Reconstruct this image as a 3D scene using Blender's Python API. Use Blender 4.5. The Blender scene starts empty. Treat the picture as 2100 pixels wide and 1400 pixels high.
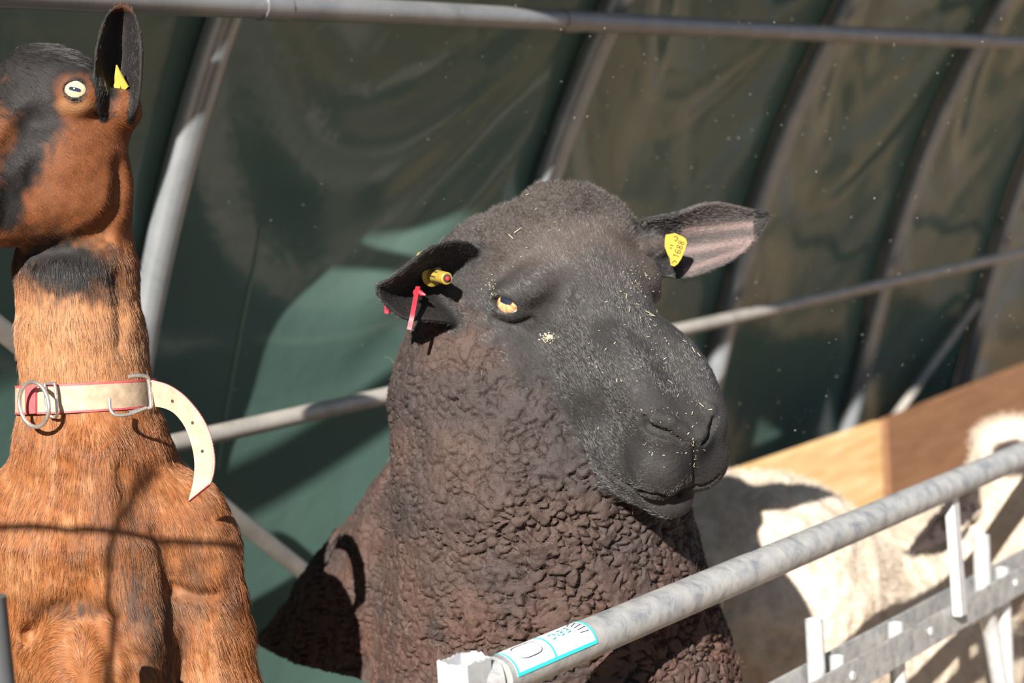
import bpy, math, random
import numpy as np
from mathutils import Vector, Matrix, kdtree

random.seed(7)
RNG = np.random.default_rng(11)
SC = bpy.context.scene
COL = SC.collection

# ------------------------------------------------------------------ camera
FPX = 3500.0                      # focal length in pixels of the 2100 px wide frame (60 mm)
CAM = np.array([0.0, 0.0, 1.10])
VP = (3670.0, 165.0)              # where the lines along the tent run together


def nrm(v):
    v = np.asarray(v, float)
    return v / np.linalg.norm(v)


_a = np.array([(VP[0] - 1050) / FPX, -(VP[1] - 700) / FPX, -1.0])
_ux, _uy = -0.07, 1.0
_uz = -(_a[0] * _ux + _a[1] * _uy) / _a[2]
_U = nrm([_ux, _uy, _uz])
_f = np.array([0, 0, -1.0])
_Y = nrm(_f - _f.dot(_U) * _U)
_X = np.cross(_Y, _U)
R = np.array([_X, _Y, _U])        # camera axes -> world


def P(x, y, z):
    """the place at photo point (x, y) and z metres ahead of the lens"""
    return CAM + R @ np.array([(x - 1050) / FPX * z, -(y - 700) / FPX * z, -z])


def ray(x, y):
    return R @ np.array([(x - 1050) / FPX, -(y - 700) / FPX, -1.0])


cd = bpy.data.cameras.new('camera')
cd.sensor_width = 36.0
cd.lens = FPX / 2100 * 36.0
cd.clip_start = 0.05
cd.clip_end = 200
cam = bpy.data.objects.new('camera', cd)
COL.objects.link(cam)
m4 = Matrix([list(R[i]) + [CAM[i]] for i in range(3)] + [[0, 0, 0, 1]])
cam.matrix_world = m4
cd.dof.use_dof = True
cd.dof.focus_distance = 1.56
cd.dof.aperture_fstop = 4.8
SC.camera = cam

# ------------------------------------------------------------------ light
SUN_DIR = nrm([0.27, 1.0, -0.58])           # the way the sunlight travels
sd = bpy.data.lights.new('sun', 'SUN')
sd.energy = 7.5
sd.angle = math.radians(0.4)
sd.color = (1.0, 0.95, 0.87)
sun = bpy.data.objects.new('sun', sd)
COL.objects.link(sun)
sun.rotation_euler = Vector(SUN_DIR).to_track_quat('-Z', 'Y').to_euler()
sun.location = (-2, -4, 5)

w = bpy.data.worlds.new('sky')
SC.world = w
w.use_nodes = True
bg = w.node_tree.nodes['Background']
bg.inputs[0].default_value = (0.62, 0.76, 1.0, 1)
bg.inputs[1].default_value = 0.29

SC.view_settings.view_transform = 'Standard'
SC.view_settings.look = 'None'
SC.view_settings.gamma = 1
SC.view_settings.use_curve_mapping = False
SC.view_settings.exposure = 0.9
SC.cycles.max_bounces = 8
SC.cycles.use_denoising = True
SHEEP_H = 3.4
GOAT_H = 4.0
GOAT_HAIRS = 130000
FACE_HAIRS = 150000
FUZZ = 150000
WHITE_HAIRS = 25000

# ------------------------------------------------------------------ helpers
def link(o, parent=None):
    COL.objects.link(o)
    if parent is not None:
        o.parent = parent
    return o


def org(parent):
    """world origin shared by a thing and everything under it"""
    o = parent
    while o.parent is not None:
        o = o.parent
    return np.array(o.location)


def tag(o, label=None, cat=None, group=None, kind=None):
    if label: o['label'] = label
    if cat: o['category'] = cat
    if group: o['group'] = group
    if kind: o['kind'] = kind
    return o


def thing(name, loc, label, cat, group=None):
    o = bpy.data.objects.new(name, None)
    o.location = tuple(float(c) for c in loc)
    o.empty_display_size = 0.05
    link(o)
    return tag(o, label, cat, group)


def mesh_obj(name, verts, faces, mat, parent=None, smooth=True, loc=None):
    verts = np.asarray(verts, float)
    if parent is not None:
        base = org(parent)
    else:
        base = np.array(loc if loc is not None else [verts[:, 0].mean(), verts[:, 1].mean(), verts[:, 2].min()], float)
    me = bpy.data.meshes.new(name)
    v = (verts - base).astype(np.float32)
    if isinstance(faces, np.ndarray):
        k = faces.shape[1]
        me.vertices.add(len(v)); me.vertices.foreach_set('co', v.ravel())
        me.loops.add(faces.size); me.loops.foreach_set('vertex_index', faces.astype(np.int32).ravel())
        me.polygons.add(len(faces)); me.polygons.foreach_set('loop_start', np.arange(0, faces.size, k, dtype=np.int32))
        me.update(calc_edges=True)
    else:
        me.from_pydata([tuple(map(float, q)) for q in v], [], [tuple(map(int, q)) for q in faces])
        me.update()
    me.validate()
    if smooth:
        me.polygons.foreach_set('use_smooth', [True] * len(me.polygons))
        me.update()
    o = bpy.data.objects.new(name, me)
    if mat is not None:
        me.materials.append(mat)
    link(o, parent)
    if parent is None:
        o.location = tuple(base)
    return o


class MB:
    """collects simple solids into one mesh"""
    def __init__(s): s.v = []; s.f = []

    def add(s, v, f):
        n = len(s.v)
        s.v += [tuple(map(float, q)) for q in v]
        s.f += [tuple(i + n for i in q) for q in f]
        return s

    def tube(s, pts, r, n=16, cap=True, closed=False, squash=None):
        pts = [np.asarray(p, float) for p in pts]
        m = len(pts)
        rr = r if hasattr(r, '__len__') else [r] * m
        t0 = nrm(pts[1] - pts[0])
        ref = np.array([0, 0, 1.0]) if abs(t0[2]) < 0.9 else np.array([1.0, 0, 0])
        nn = nrm(np.cross(t0, ref))
        V = []
        for i in range(m):
            if closed: t = nrm(pts[(i + 1) % m] - pts[i - 1])
            else: t = nrm(pts[min(i + 1, m - 1)] - pts[max(i - 1, 0)])
            nn = nrm(nn - nn.dot(t) * t)
            b = np.cross(t, nn)
            for k in range(n):
                a = 2 * math.pi * k / n
                V.append(pts[i] + rr[i] * (math.cos(a) * nn + math.sin(a) * b))
        F = []
        for i in range(m if closed else m - 1):
            j = (i + 1) % m
            for k in range(n):
                F.append((i * n + k, i * n + (k + 1) % n, j * n + (k + 1) % n, j * n + k))
        if cap and not closed:
            F.append(tuple(range(n - 1, -1, -1)))
            F.append(tuple((m - 1) * n + k for k in range(n)))
        return s.add(V, F)

    def box(s, c, ax, half, bevel=0.0):
        """box about c with unit axes ax (3) and half sizes; edges cut by bevel"""
        c = np.asarray(c, float)
        ax = [np.asarray(a, float) for a in ax]
        if bevel <= 0:
            V = [c + sx * half[0] * ax[0] + sy * half[1] * ax[1] + sz * half[2] * ax[2] for sz in (-1, 1) for sy in (-1, 1) for sx in (-1, 1)]
            F = [(0, 2, 3, 1), (4, 5, 7, 6), (0, 1, 5, 4), (2, 6, 7, 3), (0, 4, 6, 2), (1, 3, 7, 5)]
            return s.add(V, F)
        import bmesh
        bm = bmesh.new()
        bmesh.ops.create_cube(bm, size=2)
        for v in bm.verts: v.co = Vector((v.co.x * half[0], v.co.y * half[1], v.co.z * half[2]))
        bmesh.ops.bevel(bm, geom=list(bm.edges), offset=bevel, segments=2, affect='EDGES')
        bm.verts.index_update()
        V = [c + v.co.x * ax[0] + v.co.y * ax[1] + v.co.z * ax[2] for v in bm.verts]
        F = [tuple(v.index for v in f.verts) for f in bm.faces]
        bm.free()
        return s.add(V, F)

    def sphere(s, c, r, n=12, ax=None):
        c = np.asarray(c, float)
        r = np.broadcast_to(np.asarray(r, float), (3,))
        ax = np.eye(3) if ax is None else np.asarray(ax, float)
        V = [c + ax[2] * r[2]]
        for i in range(1, n):
            th = math.pi * i / n
            for k in range(2 * n):
                a = math.pi * k / n
                V.append(c + ax[0] * r[0] * math.sin(th) * math.cos(a) + ax[1] * r[1] * math.sin(th) * math.sin(a) + ax[2] * r[2] * math.cos(th))
        V.append(c - ax[2] * r[2])
        F = []
        q = 2 * n
        for k in range(q): F.append((0, 1 + k, 1 + (k + 1) % q))
        for i in range(n - 2):
            for k in range(q):
                F.append((1 + i * q + k, 1 + (i + 1) * q + k, 1 + (i + 1) * q + (k + 1) % q, 1 + i * q + (k + 1) % q))
        for k in range(q): F.append((len(V) - 1, 1 + (n - 2) * q + (k + 1) % q, 1 + (n - 2) * q + k))
        return s.add(V, F)

    def obj(s, name, mat, parent=None, smooth=True, loc=None):
        o = mesh_obj(name, s.v, s.f, mat, parent, smooth, loc)
        if smooth:
            try:
                o.data.set_sharp_from_angle(angle=math.radians(38))
            except Exception:
                pass
        return o


def spline(pts, per=8):
    """smooth curve through the points (Catmull-Rom)"""
    p = [np.asarray(q, float) for q in pts]
    p = [2 * p[0] - p[1]] + p + [2 * p[-1] - p[-2]]
    out = []
    for i in range(1, len(p) - 2):
        for k in range(per):
            t = k / per
            a, b, c, d = p[i - 1], p[i], p[i + 1], p[i + 2]
            out.append(0.5 * (2 * b + (c - a) * t + (2 * a - 5 * b + 4 * c - d) * t * t + (3 * b - a - 3 * c + d) * t ** 3))
    out.append(p[-2])
    return out


# ------------------------------------------------------------------ materials
def new_mat(name):
    m = bpy.data.materials.new(name)
    m.use_nodes = True
    nt = m.node_tree
    return m, nt, nt.nodes['Principled BSDF']


def nd(nt, kind, **kw):
    n = nt.nodes.new(kind)
    for k, v in kw.items():
        if k in n.inputs: n.inputs[k].default_value = v
        else: setattr(n, k, v)
    return n


def noise_col(nt, scale, cols, detail=4, coord='Object', rough=0.6, stretch=None, dist=0.0):
    """colours mixed over a noise; cols = [(pos, rgb), ...]"""
    tc = nd(nt, 'ShaderNodeTexCoord')
    src = tc.outputs[coord]
    if stretch:
        mp = nd(nt, 'ShaderNodeMapping')
        mp.inputs['Scale'].default_value = stretch
        nt.links.new(src, mp.inputs[0]); src = mp.outputs[0]
    no = nd(nt, 'ShaderNodeTexNoise')
    no.inputs['Scale'].default_value = scale
    no.inputs['Detail'].default_value = detail
    no.inputs['Roughness'].default_value = rough
    no.inputs['Distortion'].default_value = dist
    nt.links.new(src, no.inputs['Vector'])
    cr = nd(nt, 'ShaderNodeValToRGB')
    e = cr.color_ramp.elements
    while len(e) < len(cols): e.new(0.5)
    for k, (p_, c_) in enumerate(cols):
        e[k].position = p_; e[k].color = (*c_, 1)
    nt.links.new(no.outputs['Fac'], cr.inputs[0])
    return cr.outputs[0], no.outputs['Fac']


def bump(nt, bsdf, fac, strength, dist):
    b = nd(nt, 'ShaderNodeBump')
    b.inputs['Strength'].default_value = strength
    b.inputs['Distance'].default_value = dist
    nt.links.new(fac, b.inputs['Height'])
    nt.links.new(b.outputs[0], bsdf.inputs['Normal'])


def simple(name, rgb, rough=0.5, metal=0.0, var=0.12, scale=40, bmp=0.0):
    m, nt, b = new_mat(name)
    lo = tuple(max(0, c * (1 - var)) for c in rgb); hi = tuple(min(1, c * (1 + var)) for c in rgb)
    c, f = noise_col(nt, scale, [(0.3, lo), (0.7, hi)])
    nt.links.new(c, b.inputs['Base Color'])
    b.inputs['Roughness'].default_value = rough
    b.inputs['Metallic'].default_value = metal
    if bmp: bump(nt, b, f, 0.5, bmp)
    return m


def galv(name, cols, rough=0.45, metal=0.75, scale=28):
    m, nt, b = new_mat(name)
    c, f = noise_col(nt, scale, cols, detail=6, rough=0.65, dist=0.4)
    nt.links.new(c, b.inputs['Base Color'])
    b.inputs['Roughness'].default_value = rough
    b.inputs['Metallic'].default_value = metal
    bump(nt, b, f, 0.25, 0.002)
    return m


M = {}
M['galv'] = galv('galvanised_steel', [(0.32, (0.19, 0.20, 0.215)), (0.48, (0.32, 0.32, 0.32)), (0.66, (0.42, 0.41, 0.385))], 0.5, 0.3, 48)
M['galv_bright'] = galv('bright_galvanised_steel', [(0.3, (0.52, 0.54, 0.57)), (0.6, (0.68, 0.69, 0.70))], 0.36, 0.5, 70)
M['hoop'] = galv('dull_tube', [(0.3, (0.27, 0.30, 0.33)), (0.7, (0.40, 0.42, 0.44))], 0.33, 0.6, 14)
M['shadetube'] = galv('shade_toned_tube', [(0.3, (0.19, 0.20, 0.21)), (0.7, (0.30, 0.30, 0.31))], 0.38, 0.45, 14)  # darker copy of the tube steel, shade put into the colour
M['purlin'] = galv('weathered_tube', [(0.3, (0.25, 0.23, 0.21)), (0.7, (0.44, 0.41, 0.37))], 0.45, 0.3, 14)
# ------------------------------------------------------------------ the tent
ALONG = nrm([ray(*VP)[0], ray(*VP)[1], 0])
INW = nrm(np.cross([0, 0, 1.0], ALONG)) * -1
if INW.dot([1, 0, 0]) < 0: INW = -INW           # from the tarpaulin into the tent
D1 = 2.24
S0 = P(330, 915, D1)                             # on the middle purlin
GRID0 = np.array([S0[0], S0[1], 0])


def at(t, n, z):
    return GRID0 + ALONG * t + INW * n + np.array([0, 0, z])


def tnz(q):
    q = np.asarray(q) - GRID0
    return q.dot(ALONG), q.dot(INW), q[2]


def purlin_t(px):
    r_, u_ = (px - 1050) / FPX, None
    s = R.T @ (S0 - CAM); a = R.T @ ALONG
    # (s.x + t a.x) = r_ * -(s.z + t a.z)
    return (-r_ * s[2] - s[0]) / (a[0] + r_ * a[2])


HOOPS = [
    (291, [(458, 25), (417, 150), (371, 300), (333, 480), (308, 643), (298, 740)]),
    (985, [(1245, 60), (1215, 130), (1175, 230), (1130, 330), (1112, 385)]),
    (1500, [(1746, 11), (1715, 46), (1666, 126), (1626, 229), (1586, 331), (1560, 411), (1529, 514), (1500, 634), (1480, 743)]),
    (1826, [(2049, 11), (1980, 114), (1934, 217), (1900, 309), (1871, 400), (1843, 491), (1826, 560), (1791, 674), (1763, 789), (1740, 880)]),
    (2050, [(2100, 331), (2066, 469), (2049, 537), (2014, 646), (1980, 783)]),
]
prof = []
HT = []
for px, pts in HOOPS:
    t = purlin_t(px)
    C = S0 + t * ALONG
    HT.append(t)
    pr = []
    for (x, y) in pts:
        d = ray(x, y)
        q = CAM + d * ((C - CAM).dot(ALONG) / d.dot(ALONG))
        _, n_, z_ = tnz(q)
        pr.append((z_, n_))
    prof.append(sorted(pr))
# one shared profile from all the hoops, with each hoop's own small offset
allp = np.array(sorted(p_ for pr in prof for p_ in pr))
ZL = S0[2]
coef = np.polyfit(allp[:, 0] - ZL, allp[:, 1], 3)
# below the lowest traced point the hoop runs straight into the ground
zlo, zhi = allp[0, 0] - ZL, 0.52


def prof_n(z):
    u = np.asarray(z, float) - ZL
    uc = np.clip(u, zlo, zhi)
    sl_lo = np.polyval(np.polyder(coef), zlo)
    sl_hi = np.polyval(np.polyder(coef), zhi)
    return np.polyval(coef, uc) + np.where(u < zlo, (u - zlo) * sl_lo * 0.8, 0) + np.where(u > zhi, (u - zhi) * sl_hi, 0)


HOFF = [float(np.mean([n_ - prof_n(z_) for z_, n_ in pr])) for pr in prof]
HT = [HT[0] - (HT[1] - HT[0])] + HT + [HT[-1] + 0.75, HT[-1] + 1.5]
HOFF = [HOFF[0]] + HOFF + [HOFF[-1], HOFF[-1]]
ZTOP = ZL + zhi
TH0 = math.atan(float(np.polyval(np.polyder(coef), zhi)))
RARC = 1.25


def hoop_curve(off, r_out=0.0, m=44, marc=16, thmax=math.radians(80)):
    """(n, z) points of a hoop, from the ground over the roof"""
    out = []
    for z in np.linspace(0, ZTOP, m):
        out.append((float(prof_n(z)) + off, z))
    n0, z0 = out[-1]
    for k in range(1, marc + 1):
        th = TH0 + (thmax - TH0) * k / marc
        out.append((n0 + RARC * (math.cos(TH0) - math.cos(th)), z0 + RARC * (math.sin(th) - math.sin(TH0))))
    if r_out:
        q = np.array(out)
        d = np.gradient(q, axis=0)
        d /= np.linalg.norm(d, axis=1)[:, None]
        q = q + np.stack([-d[:, 1], d[:, 0]], 1) * r_out
        return [tuple(p_) for p_ in q]
    return out


HR = 0.0205
labels = [None, 'curved grey tent hoop rising right behind the brown goat neck and collar',
          'curved grey tent hoop whose visible part ends at the top of the black sheep head',
          'curved grey tent hoop passing behind the pointed tip of the black sheep ear',
          'curved tent hoop meeting the top edge of the boards where the two boards join',
          'curved tent hoop at the far right edge, crossed low by a slanting brace', None, None]
for i in range(1, 6):
    cv = hoop_curve(HOFF[i], marc=12, thmax=math.radians(62))
    mb = MB().tube([at(HT[i], n, z) for n, z in cv], HR, 20)
    o = mb.obj('tent_hoop', M['hoop'])
    tag(o, labels[i], 'tent pole', 'curved hoops of the tent')

# long tubes
def tube_thing(name, a, b, r, mat, label, group, joints=()):
    mb = MB().tube([a, b], r, 16)
    for q, rr, hl in joints:
        d = nrm(np.asarray(b) - a)
        mb.tube([np.asarray(q) - d * hl, np.asarray(q) + d * hl], rr, 16)
    o = mb.obj(name, mat)
    return tag(o, label, 'tent pole', group)


PN = max(HOFF) + HR + 0.0125
S1 = CAM + ray(330, 915) * ((GRID0 + INW * PN - CAM).dot(INW) / ray(330, 915).dot(INW))
tube_thing('purlin_tube', S1 - ALONG * 0.5, S1 + ALONG * (HT[5] + 1.2), 0.0125, M['purlin'],
           'straight tube along the tent wall, running out behind the black sheep neck at mid height', 'straight tubes along the tent')
d = ray(465, 8)
C = at(HT[1], 0, 0)
TP = CAM + d * ((C - CAM).dot(ALONG) / d.dot(ALONG))
TPN = float(prof_n(TP[2])) + max(HOFF) + HR * 1.25 + 0.015
TP = CAM + d * ((GRID0 + INW * TPN - CAM).dot(INW) / d.dot(INW))
tube_thing('purlin_tube', TP - ALONG * 0.9, TP + ALONG * (HT[5] + 1.2), 0.0150, M['shadetube'],
           'straight tube along the top of the picture above the goat ear, crossing all hoops', 'straight tubes along the tent',
           [(TP + ALONG * 0.07, 0.0165, 0.02), (TP + ALONG * 0.66, 0.0165, 0.02)])


def on_wall(x, y, off):
    """where the sight line through (x, y) meets the wall surface shifted inwards by off"""
    d = ray(x, y)
    lo, hi = 1.5, 9.0
    f = lambda s: tnz(CAM + d * s)[1] - float(prof_n(tnz(CAM + d * s)[2])) - off
    for _ in range(60):
        mid = 0.5 * (lo + hi)
        if f(mid) > 0: lo = mid
        else: hi = mid
    return CAM + d * lo


# slanting braces
for (x0, y0, x1, y1, r, lab) in [
        (-60, 625, 720, 1250, 0.0125, 'slanting brace tube coming down behind the goat shoulder to the black sheep back'),
        (1830, 862, 2005, 618, 0.0110, 'thin slanting brace tube between the last two hoops at right')]:
    of_ = PN + 0.028 if x0 < 1000 else 0.0
    a, b = on_wall(x0, y0, of_), on_wall(x1, y1, of_)
    tube_thing('brace_tube', a, b, r, M['purlin'], lab, 'slanting braces of the tent')

NB = 0.10


def on_plane(x, y, n):
    d = ray(x, y)
    return CAM + d * ((GRID0 + INW * n - CAM).dot(INW) / d.dot(INW))


# tarpaulin: lofted over the hoops, sagging between them, with folds
def vnoise(p, seed=0):
    """smooth value noise in -1..1 for (N,3) points"""
    p = np.asarray(p, np.float32)
    i = np.floor(p).astype(np.int64); f = p - i
    f = f * f * f * (f * (f * 6 - 15) + 10)
    def h(a, b, c):
        n = (a * 73856093) ^ (b * 19349663) ^ (c * 83492791) ^ (seed * 2654435)
        n = (n ^ (n >> 13)) * 1274126177
        n = n ^ (n >> 16)
        return ((n & 0xffff) / 32767.5 - 1).astype(np.float32)
    r = 0
    for dx in (0, 1):
        wx = f[:, 0] if dx else 1 - f[:, 0]
        for dy in (0, 1):
            wy = f[:, 1] if dy else 1 - f[:, 1]
            for dz in (0, 1):
                wz = f[:, 2] if dz else 1 - f[:, 2]
                r = r + wx * wy * wz * h(i[:, 0] + dx, i[:, 1] + dy, i[:, 2] + dz)
    return r


EDGE_PX = [(291, 500, None, 0.0), (440, 560, None, -0.02), (620, 560, None, -0.03), (820, 590, None, -0.035), (1075, 640, None, 0.045), (1530, 838, None, -0.02), (1700, 890, None, 0.0)]  # unseen front edge of the roof, shaped so its shadow ends at these points
ts = np.linspace(HT[0] - 2.6, HT[-1], 420)  # unseen left run lengthened to keep sun off the hoops
NV = 120
prof_o = np.array(hoop_curve(0.0, HR + 0.003, 70, 60, math.radians(130)))
arc = np.concatenate([[0], np.cumsum(np.linalg.norm(np.diff(prof_o, axis=0), axis=1))])


def roof_edge(x, y, nb_=None, of_=HR):
    """along-tent place and arc length where the sunbeam that ends at wall point (x, y) comes in past the roof"""
    W = on_wall(x, y, of_) if nb_ is None else on_plane(x, y, nb_)
    for s_ in np.arange(0.35, 3.5, 0.004):
        q_ = tnz(W - SUN_DIR * s_)
        # outside the arched profile?
        j = int(np.argmin(np.hypot(prof_o[:, 0] - q_[1], prof_o[:, 1] - q_[2])))
        a_, b_ = prof_o[max(j - 1, 0)], prof_o[min(j + 1, len(prof_o) - 1)]
        cr_ = (b_[0] - a_[0]) * (q_[2] - a_[1]) - (b_[1] - a_[1]) * (q_[1] - a_[0])
        if cr_ > 0: return q_[0], arc[j], q_[1], q_[2]
    return q_[0], arc[-1], q_[1], q_[2]


edge = sorted(roof_edge(*e) for e in EDGE_PX)
print('roof edge', [tuple(round(float(v), 2) for v in e) for e in edge])
smax = np.interp(ts, [e[0] for e in edge], [e[1] for e in edge])
off_t = np.interp(ts, HT, HOFF)
SV = np.linspace(0, 1, NV)[None, :] * smax[:, None]
TT = np.broadcast_to(ts[:, None], SV.shape)
pn = np.interp(SV, arc, prof_o[:, 0]); pz = np.interp(SV, arc, prof_o[:, 1])
dn = np.interp(SV, arc, np.gradient(prof_o[:, 0])); dz_ = np.interp(SV, arc, np.gradient(prof_o[:, 1])); ll = np.hypot(dn, dz_); on_, oz_ = -dz_ / ll, dn / ll
# distance to the nearest hoop as a share of the bay
bay = np.interp(TT.ravel(), HT, np.arange(len(HT))).reshape(TT.shape)
fr = bay - np.floor(bay)
sag = np.sin(np.pi * np.clip(fr, 0, 1)) ** 1.0
q = np.stack([TT.ravel(), SV.ravel(), 0 * TT.ravel()], 1)
lowf = vnoise(q * [1.5, 1.0, 1] + 3.1, 1).reshape(TT.shape)
# folds hanging as swags from the upper tube
swag = SV + 0.34 * sag + 0.10 * lowf
f1 = vnoise(np.stack([TT.ravel() * 1.1, swag.ravel() * 7.5, 0 * TT.ravel()], 1) + 7.7, 2).reshape(TT.shape)
f2 = vnoise(np.stack([(TT + 0.5 * SV).ravel() * 6.0, (SV - 0.3 * TT).ravel() * 2.0, 0 * TT.ravel()], 1) + 1.7, 3).reshape(TT.shape)
hgt = np.clip((SV - 0.75) / 0.5, 0, 1)
far = np.clip((TT - HT[2] + 0.5) / 0.5, 0, 1)
disp = 0.016 * sag + 0.012 * lowf * sag + sag * (0.026 * f1 * (0.12 + 0.88 * hgt) * (0.45 + 0.55 * far) + 0.014 * f2 * (0.1 + hgt) * far)
nn_ = pn + off_t[:, None] + on_ * disp
zz_ = pz + oz_ * disp
V = GRID0[None, None, :] + TT[..., None] * ALONG + nn_[..., None] * INW
V[..., 2] = zz_
nt_, nv_ = TT.shape
idx = np.arange(nt_ * nv_).reshape(nt_, nv_)
F = np.stack([idx[:-1, :-1], idx[1:, :-1], idx[1:, 1:], idx[:-1, 1:]], -1).reshape(-1, 4)

m, nt, b = new_mat('green_tarpaulin')
c, f = noise_col(nt, 3.0, [(0.3, (0.066, 0.118, 0.102)), (0.7, (0.084, 0.146, 0.127))], detail=5)
nt.links.new(c, b.inputs['Base Color'])
b.inputs['Roughness'].default_value = 0.15
b.inputs['Specular IOR Level'].default_value = 0.55
tc = nd(nt, 'ShaderNodeTexCoord')
n2 = nd(nt, 'ShaderNodeTexNoise'); n2.inputs['Scale'].default_value = 9; n2.inputs['Detail'].default_value = 3
nt.links.new(tc.outputs['Object'], n2.inputs['Vector'])
bump(nt, b, n2.outputs['Fac'], 0.25, 0.01)
M['tarp'] = m
keep = None
tarp = mesh_obj('wall_back', V.reshape(-1, 3), F, M['tarp'], loc=at(0, 0, 0))
tag(tarp, 'dark green tarpaulin wall of the tent, folded and sagging between the hoops', 'wall', kind='structure')

# welded seam of the tarpaulin: a pale line down the first bay
from mathutils.bvhtree import BVHTree
TB = BVHTree.FromPolygons([tuple(q_) for q_ in V.reshape(-1, 3)], [tuple(int(i_) for i_ in q_) for q_ in F])
sv_ = []
for (x, y) in spline([(536, 465), (525, 520), (513, 580), (497, 660), (478, 760), (463, 850), (445, 960)], 6):
    d = ray(x, y)
    hit, nrm_, _, _ = TB.ray_cast(Vector(CAM), Vector(d))
    nrm_ = np.array(nrm_); nrm_ = nrm_ if nrm_.dot(-d) > 0 else -nrm_
    for s_ in (-1, 1):
        for k_ in (0.0002, 0.0012): sv_.append(np.array(hit) + ALONG * 0.0028 * s_ + nrm_ * k_)
n_ = len(sv_) // 4
sf_ = [(4 * i + a_, 4 * i + b_, 4 * i + 4 + b_, 4 * i + 4 + a_) for i in range(n_ - 1) for a_, b_ in ((0, 1), (1, 3), (3, 2), (2, 0))]
mesh_obj('seam', sv_, sf_, simple('pale_seam', (0.11, 0.19, 0.15), 0.5), tarp)

# ground
m, nt, b = new_mat('trodden_earth')
c, f = noise_col(nt, 2.2, [(0.3, (0.075, 0.045, 0.024)), (0.55, (0.14, 0.088, 0.046)), (0.75, (0.24, 0.165, 0.09))], detail=8)
# made-up patches of straw, gravel and mud, for contrast mirrored in the tarpaulin
tc = nd(nt, 'ShaderNodeTexCoord'); no = nd(nt, 'ShaderNodeTexNoise'); no.inputs['Scale'].default_value = 1.15; no.inputs['Detail'].default_value = 2
nt.links.new(tc.outputs['Object'], no.inputs['Vector'])
cr = nd(nt, 'ShaderNodeValToRGB'); e = cr.color_ramp.elements
for _ in range(4): e.new(0.5)
for k_, (p_, c_) in enumerate([(0.34, (0.020, 0.015, 0.011)), (0.42, (0.03, 0.022, 0.015)), (0.47, (0.34, 0.22, 0.11)), (0.54, (0.26, 0.16, 0.08)), (0.58, (0.05, 0.035, 0.024)), (0.66, (0.26, 0.255, 0.27))]):
    e[k_].position = p_; e[k_].color = (*c_, 1)
nt.links.new(no.outputs['Fac'], cr.inputs[0])
mx = nd(nt, 'ShaderNodeMixRGB'); mx.inputs[0].default_value = 0.75
nt.links.new(c, mx.inputs[1]); nt.links.new(cr.outputs[0], mx.inputs[2])
nt.links.new(mx.outputs[0], b.inputs['Base Color'])
b.inputs['Roughness'].default_value = 0.95
bump(nt, b, f, 0.6, 0.03)
o = MB().add([(-30, -30, 0), (30, -30, 0), (30, 30, 0), (-30, 30, 0)], [(0, 1, 2, 3)]).obj('floor', m)
tag(o, 'brown trodden earth ground of the pen', 'floor', kind='structure')

# boards
def wood(name, cols, rough=0.6):
    m, nt, b = new_mat(name)
    c, f = noise_col(nt, 5, cols, detail=6, stretch=(1, 1, 9), dist=0.8)
    nt.links.new(c, b.inputs['Base Color'])
    b.inputs['Roughness'].default_value = rough
    bump(nt, b, f, 0.25, 0.003)
    return m


M['pine'] = wood('yellow_plywood', [(0.3, (0.54, 0.31, 0.12)), (0.6, (0.68, 0.46, 0.23)), (0.75, (0.74, 0.57, 0.37))])
M['brownwood_shade'] = wood('shade_darkened_board', [(0.3, (0.15, 0.068, 0.030)), (0.7, (0.24, 0.118, 0.058))])  # brown wood darkened further; its colour stands in for missing shade
for (xa, ya, xb, yb, mt, nb, lab) in [
        (1440, 985, 1799, 863, 'pine', NB, 'sunlit yellow plywood board leaning at the tent wall above the white sheep back'),
        (1810, 860, 2300, 668, 'brownwood_shade', NB, 'brown wooden board, shade put into its dark colour, right of the yellow board')]:
    a, b = on_plane(xa, ya, nb), on_plane(xb, yb, nb)
    ax0 = nrm([b[0] - a[0], b[1] - a[1], b[2] - a[2]])
    up_ = nrm(np.array([0, 0, 1]) - ax0[2] * ax0)
    inn = np.cross(ax0, up_)
    L_ = np.linalg.norm(b - a)
    h_ = 0.45
    o = MB().box((a + b) / 2 - up_ * h_ / 2, [ax0, inn, up_], [L_ / 2, 0.010, h_ / 2], 0.002).obj('wooden_board', M[mt])
    tag(o, lab, 'board')
# ------------------------------------------------------------------ sculpting: one smooth surface out of blended solids
class Solid:
    def __init__(s): s.ops = []

    def u(s, f, k=20.0): s.ops.append((0, f, k)); return s
    def cut(s, f, k=6.0): s.ops.append((1, f, k)); return s

    def __call__(s, p):
        p = np.asarray(p, np.float32)
        d = None
        for kind, f, k in s.ops:
            e = f(p)
            if d is None: d = e; continue
            if kind == 0:
                h = np.clip(0.5 + 0.5 * (d - e) / k, 0, 1)
                d = d + (e - d) * h - k * h * (1 - h)
            else:
                h = np.clip(0.5 - 0.5 * (d + e) / k, 0, 1)
                d = d + (-e - d) * h + k * h * (1 - h)
        return d.astype(np.float32)


def ell(c, r, ax=None):
    c = np.asarray(c, np.float32); r = np.asarray(r, np.float32)
    A = None if ax is None else np.asarray(ax, np.float32)
    def f(p):
        q = p - c
        if A is not None: q = q @ A.T
        q1 = q / r
        k0 = np.sqrt((q1 * q1).sum(1)); q2 = q1 / r
        k1 = np.sqrt((q2 * q2).sum(1))
        return k0 * (k0 - 1) / np.maximum(k1, 1e-6)
    return f


def cone(a, b, ra, rb):
    a = np.asarray(a, np.float32); b = np.asarray(b, np.float32)
    ba = b - a; L = max(float(ba @ ba), 1e-6)
    def f(p):
        t = np.clip(((p - a) @ ba) / L, 0, 1)
        q = p - a - t[:, None] * ba
        return np.sqrt((q * q).sum(1)) - (ra + t * (rb - ra))
    return f


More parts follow.
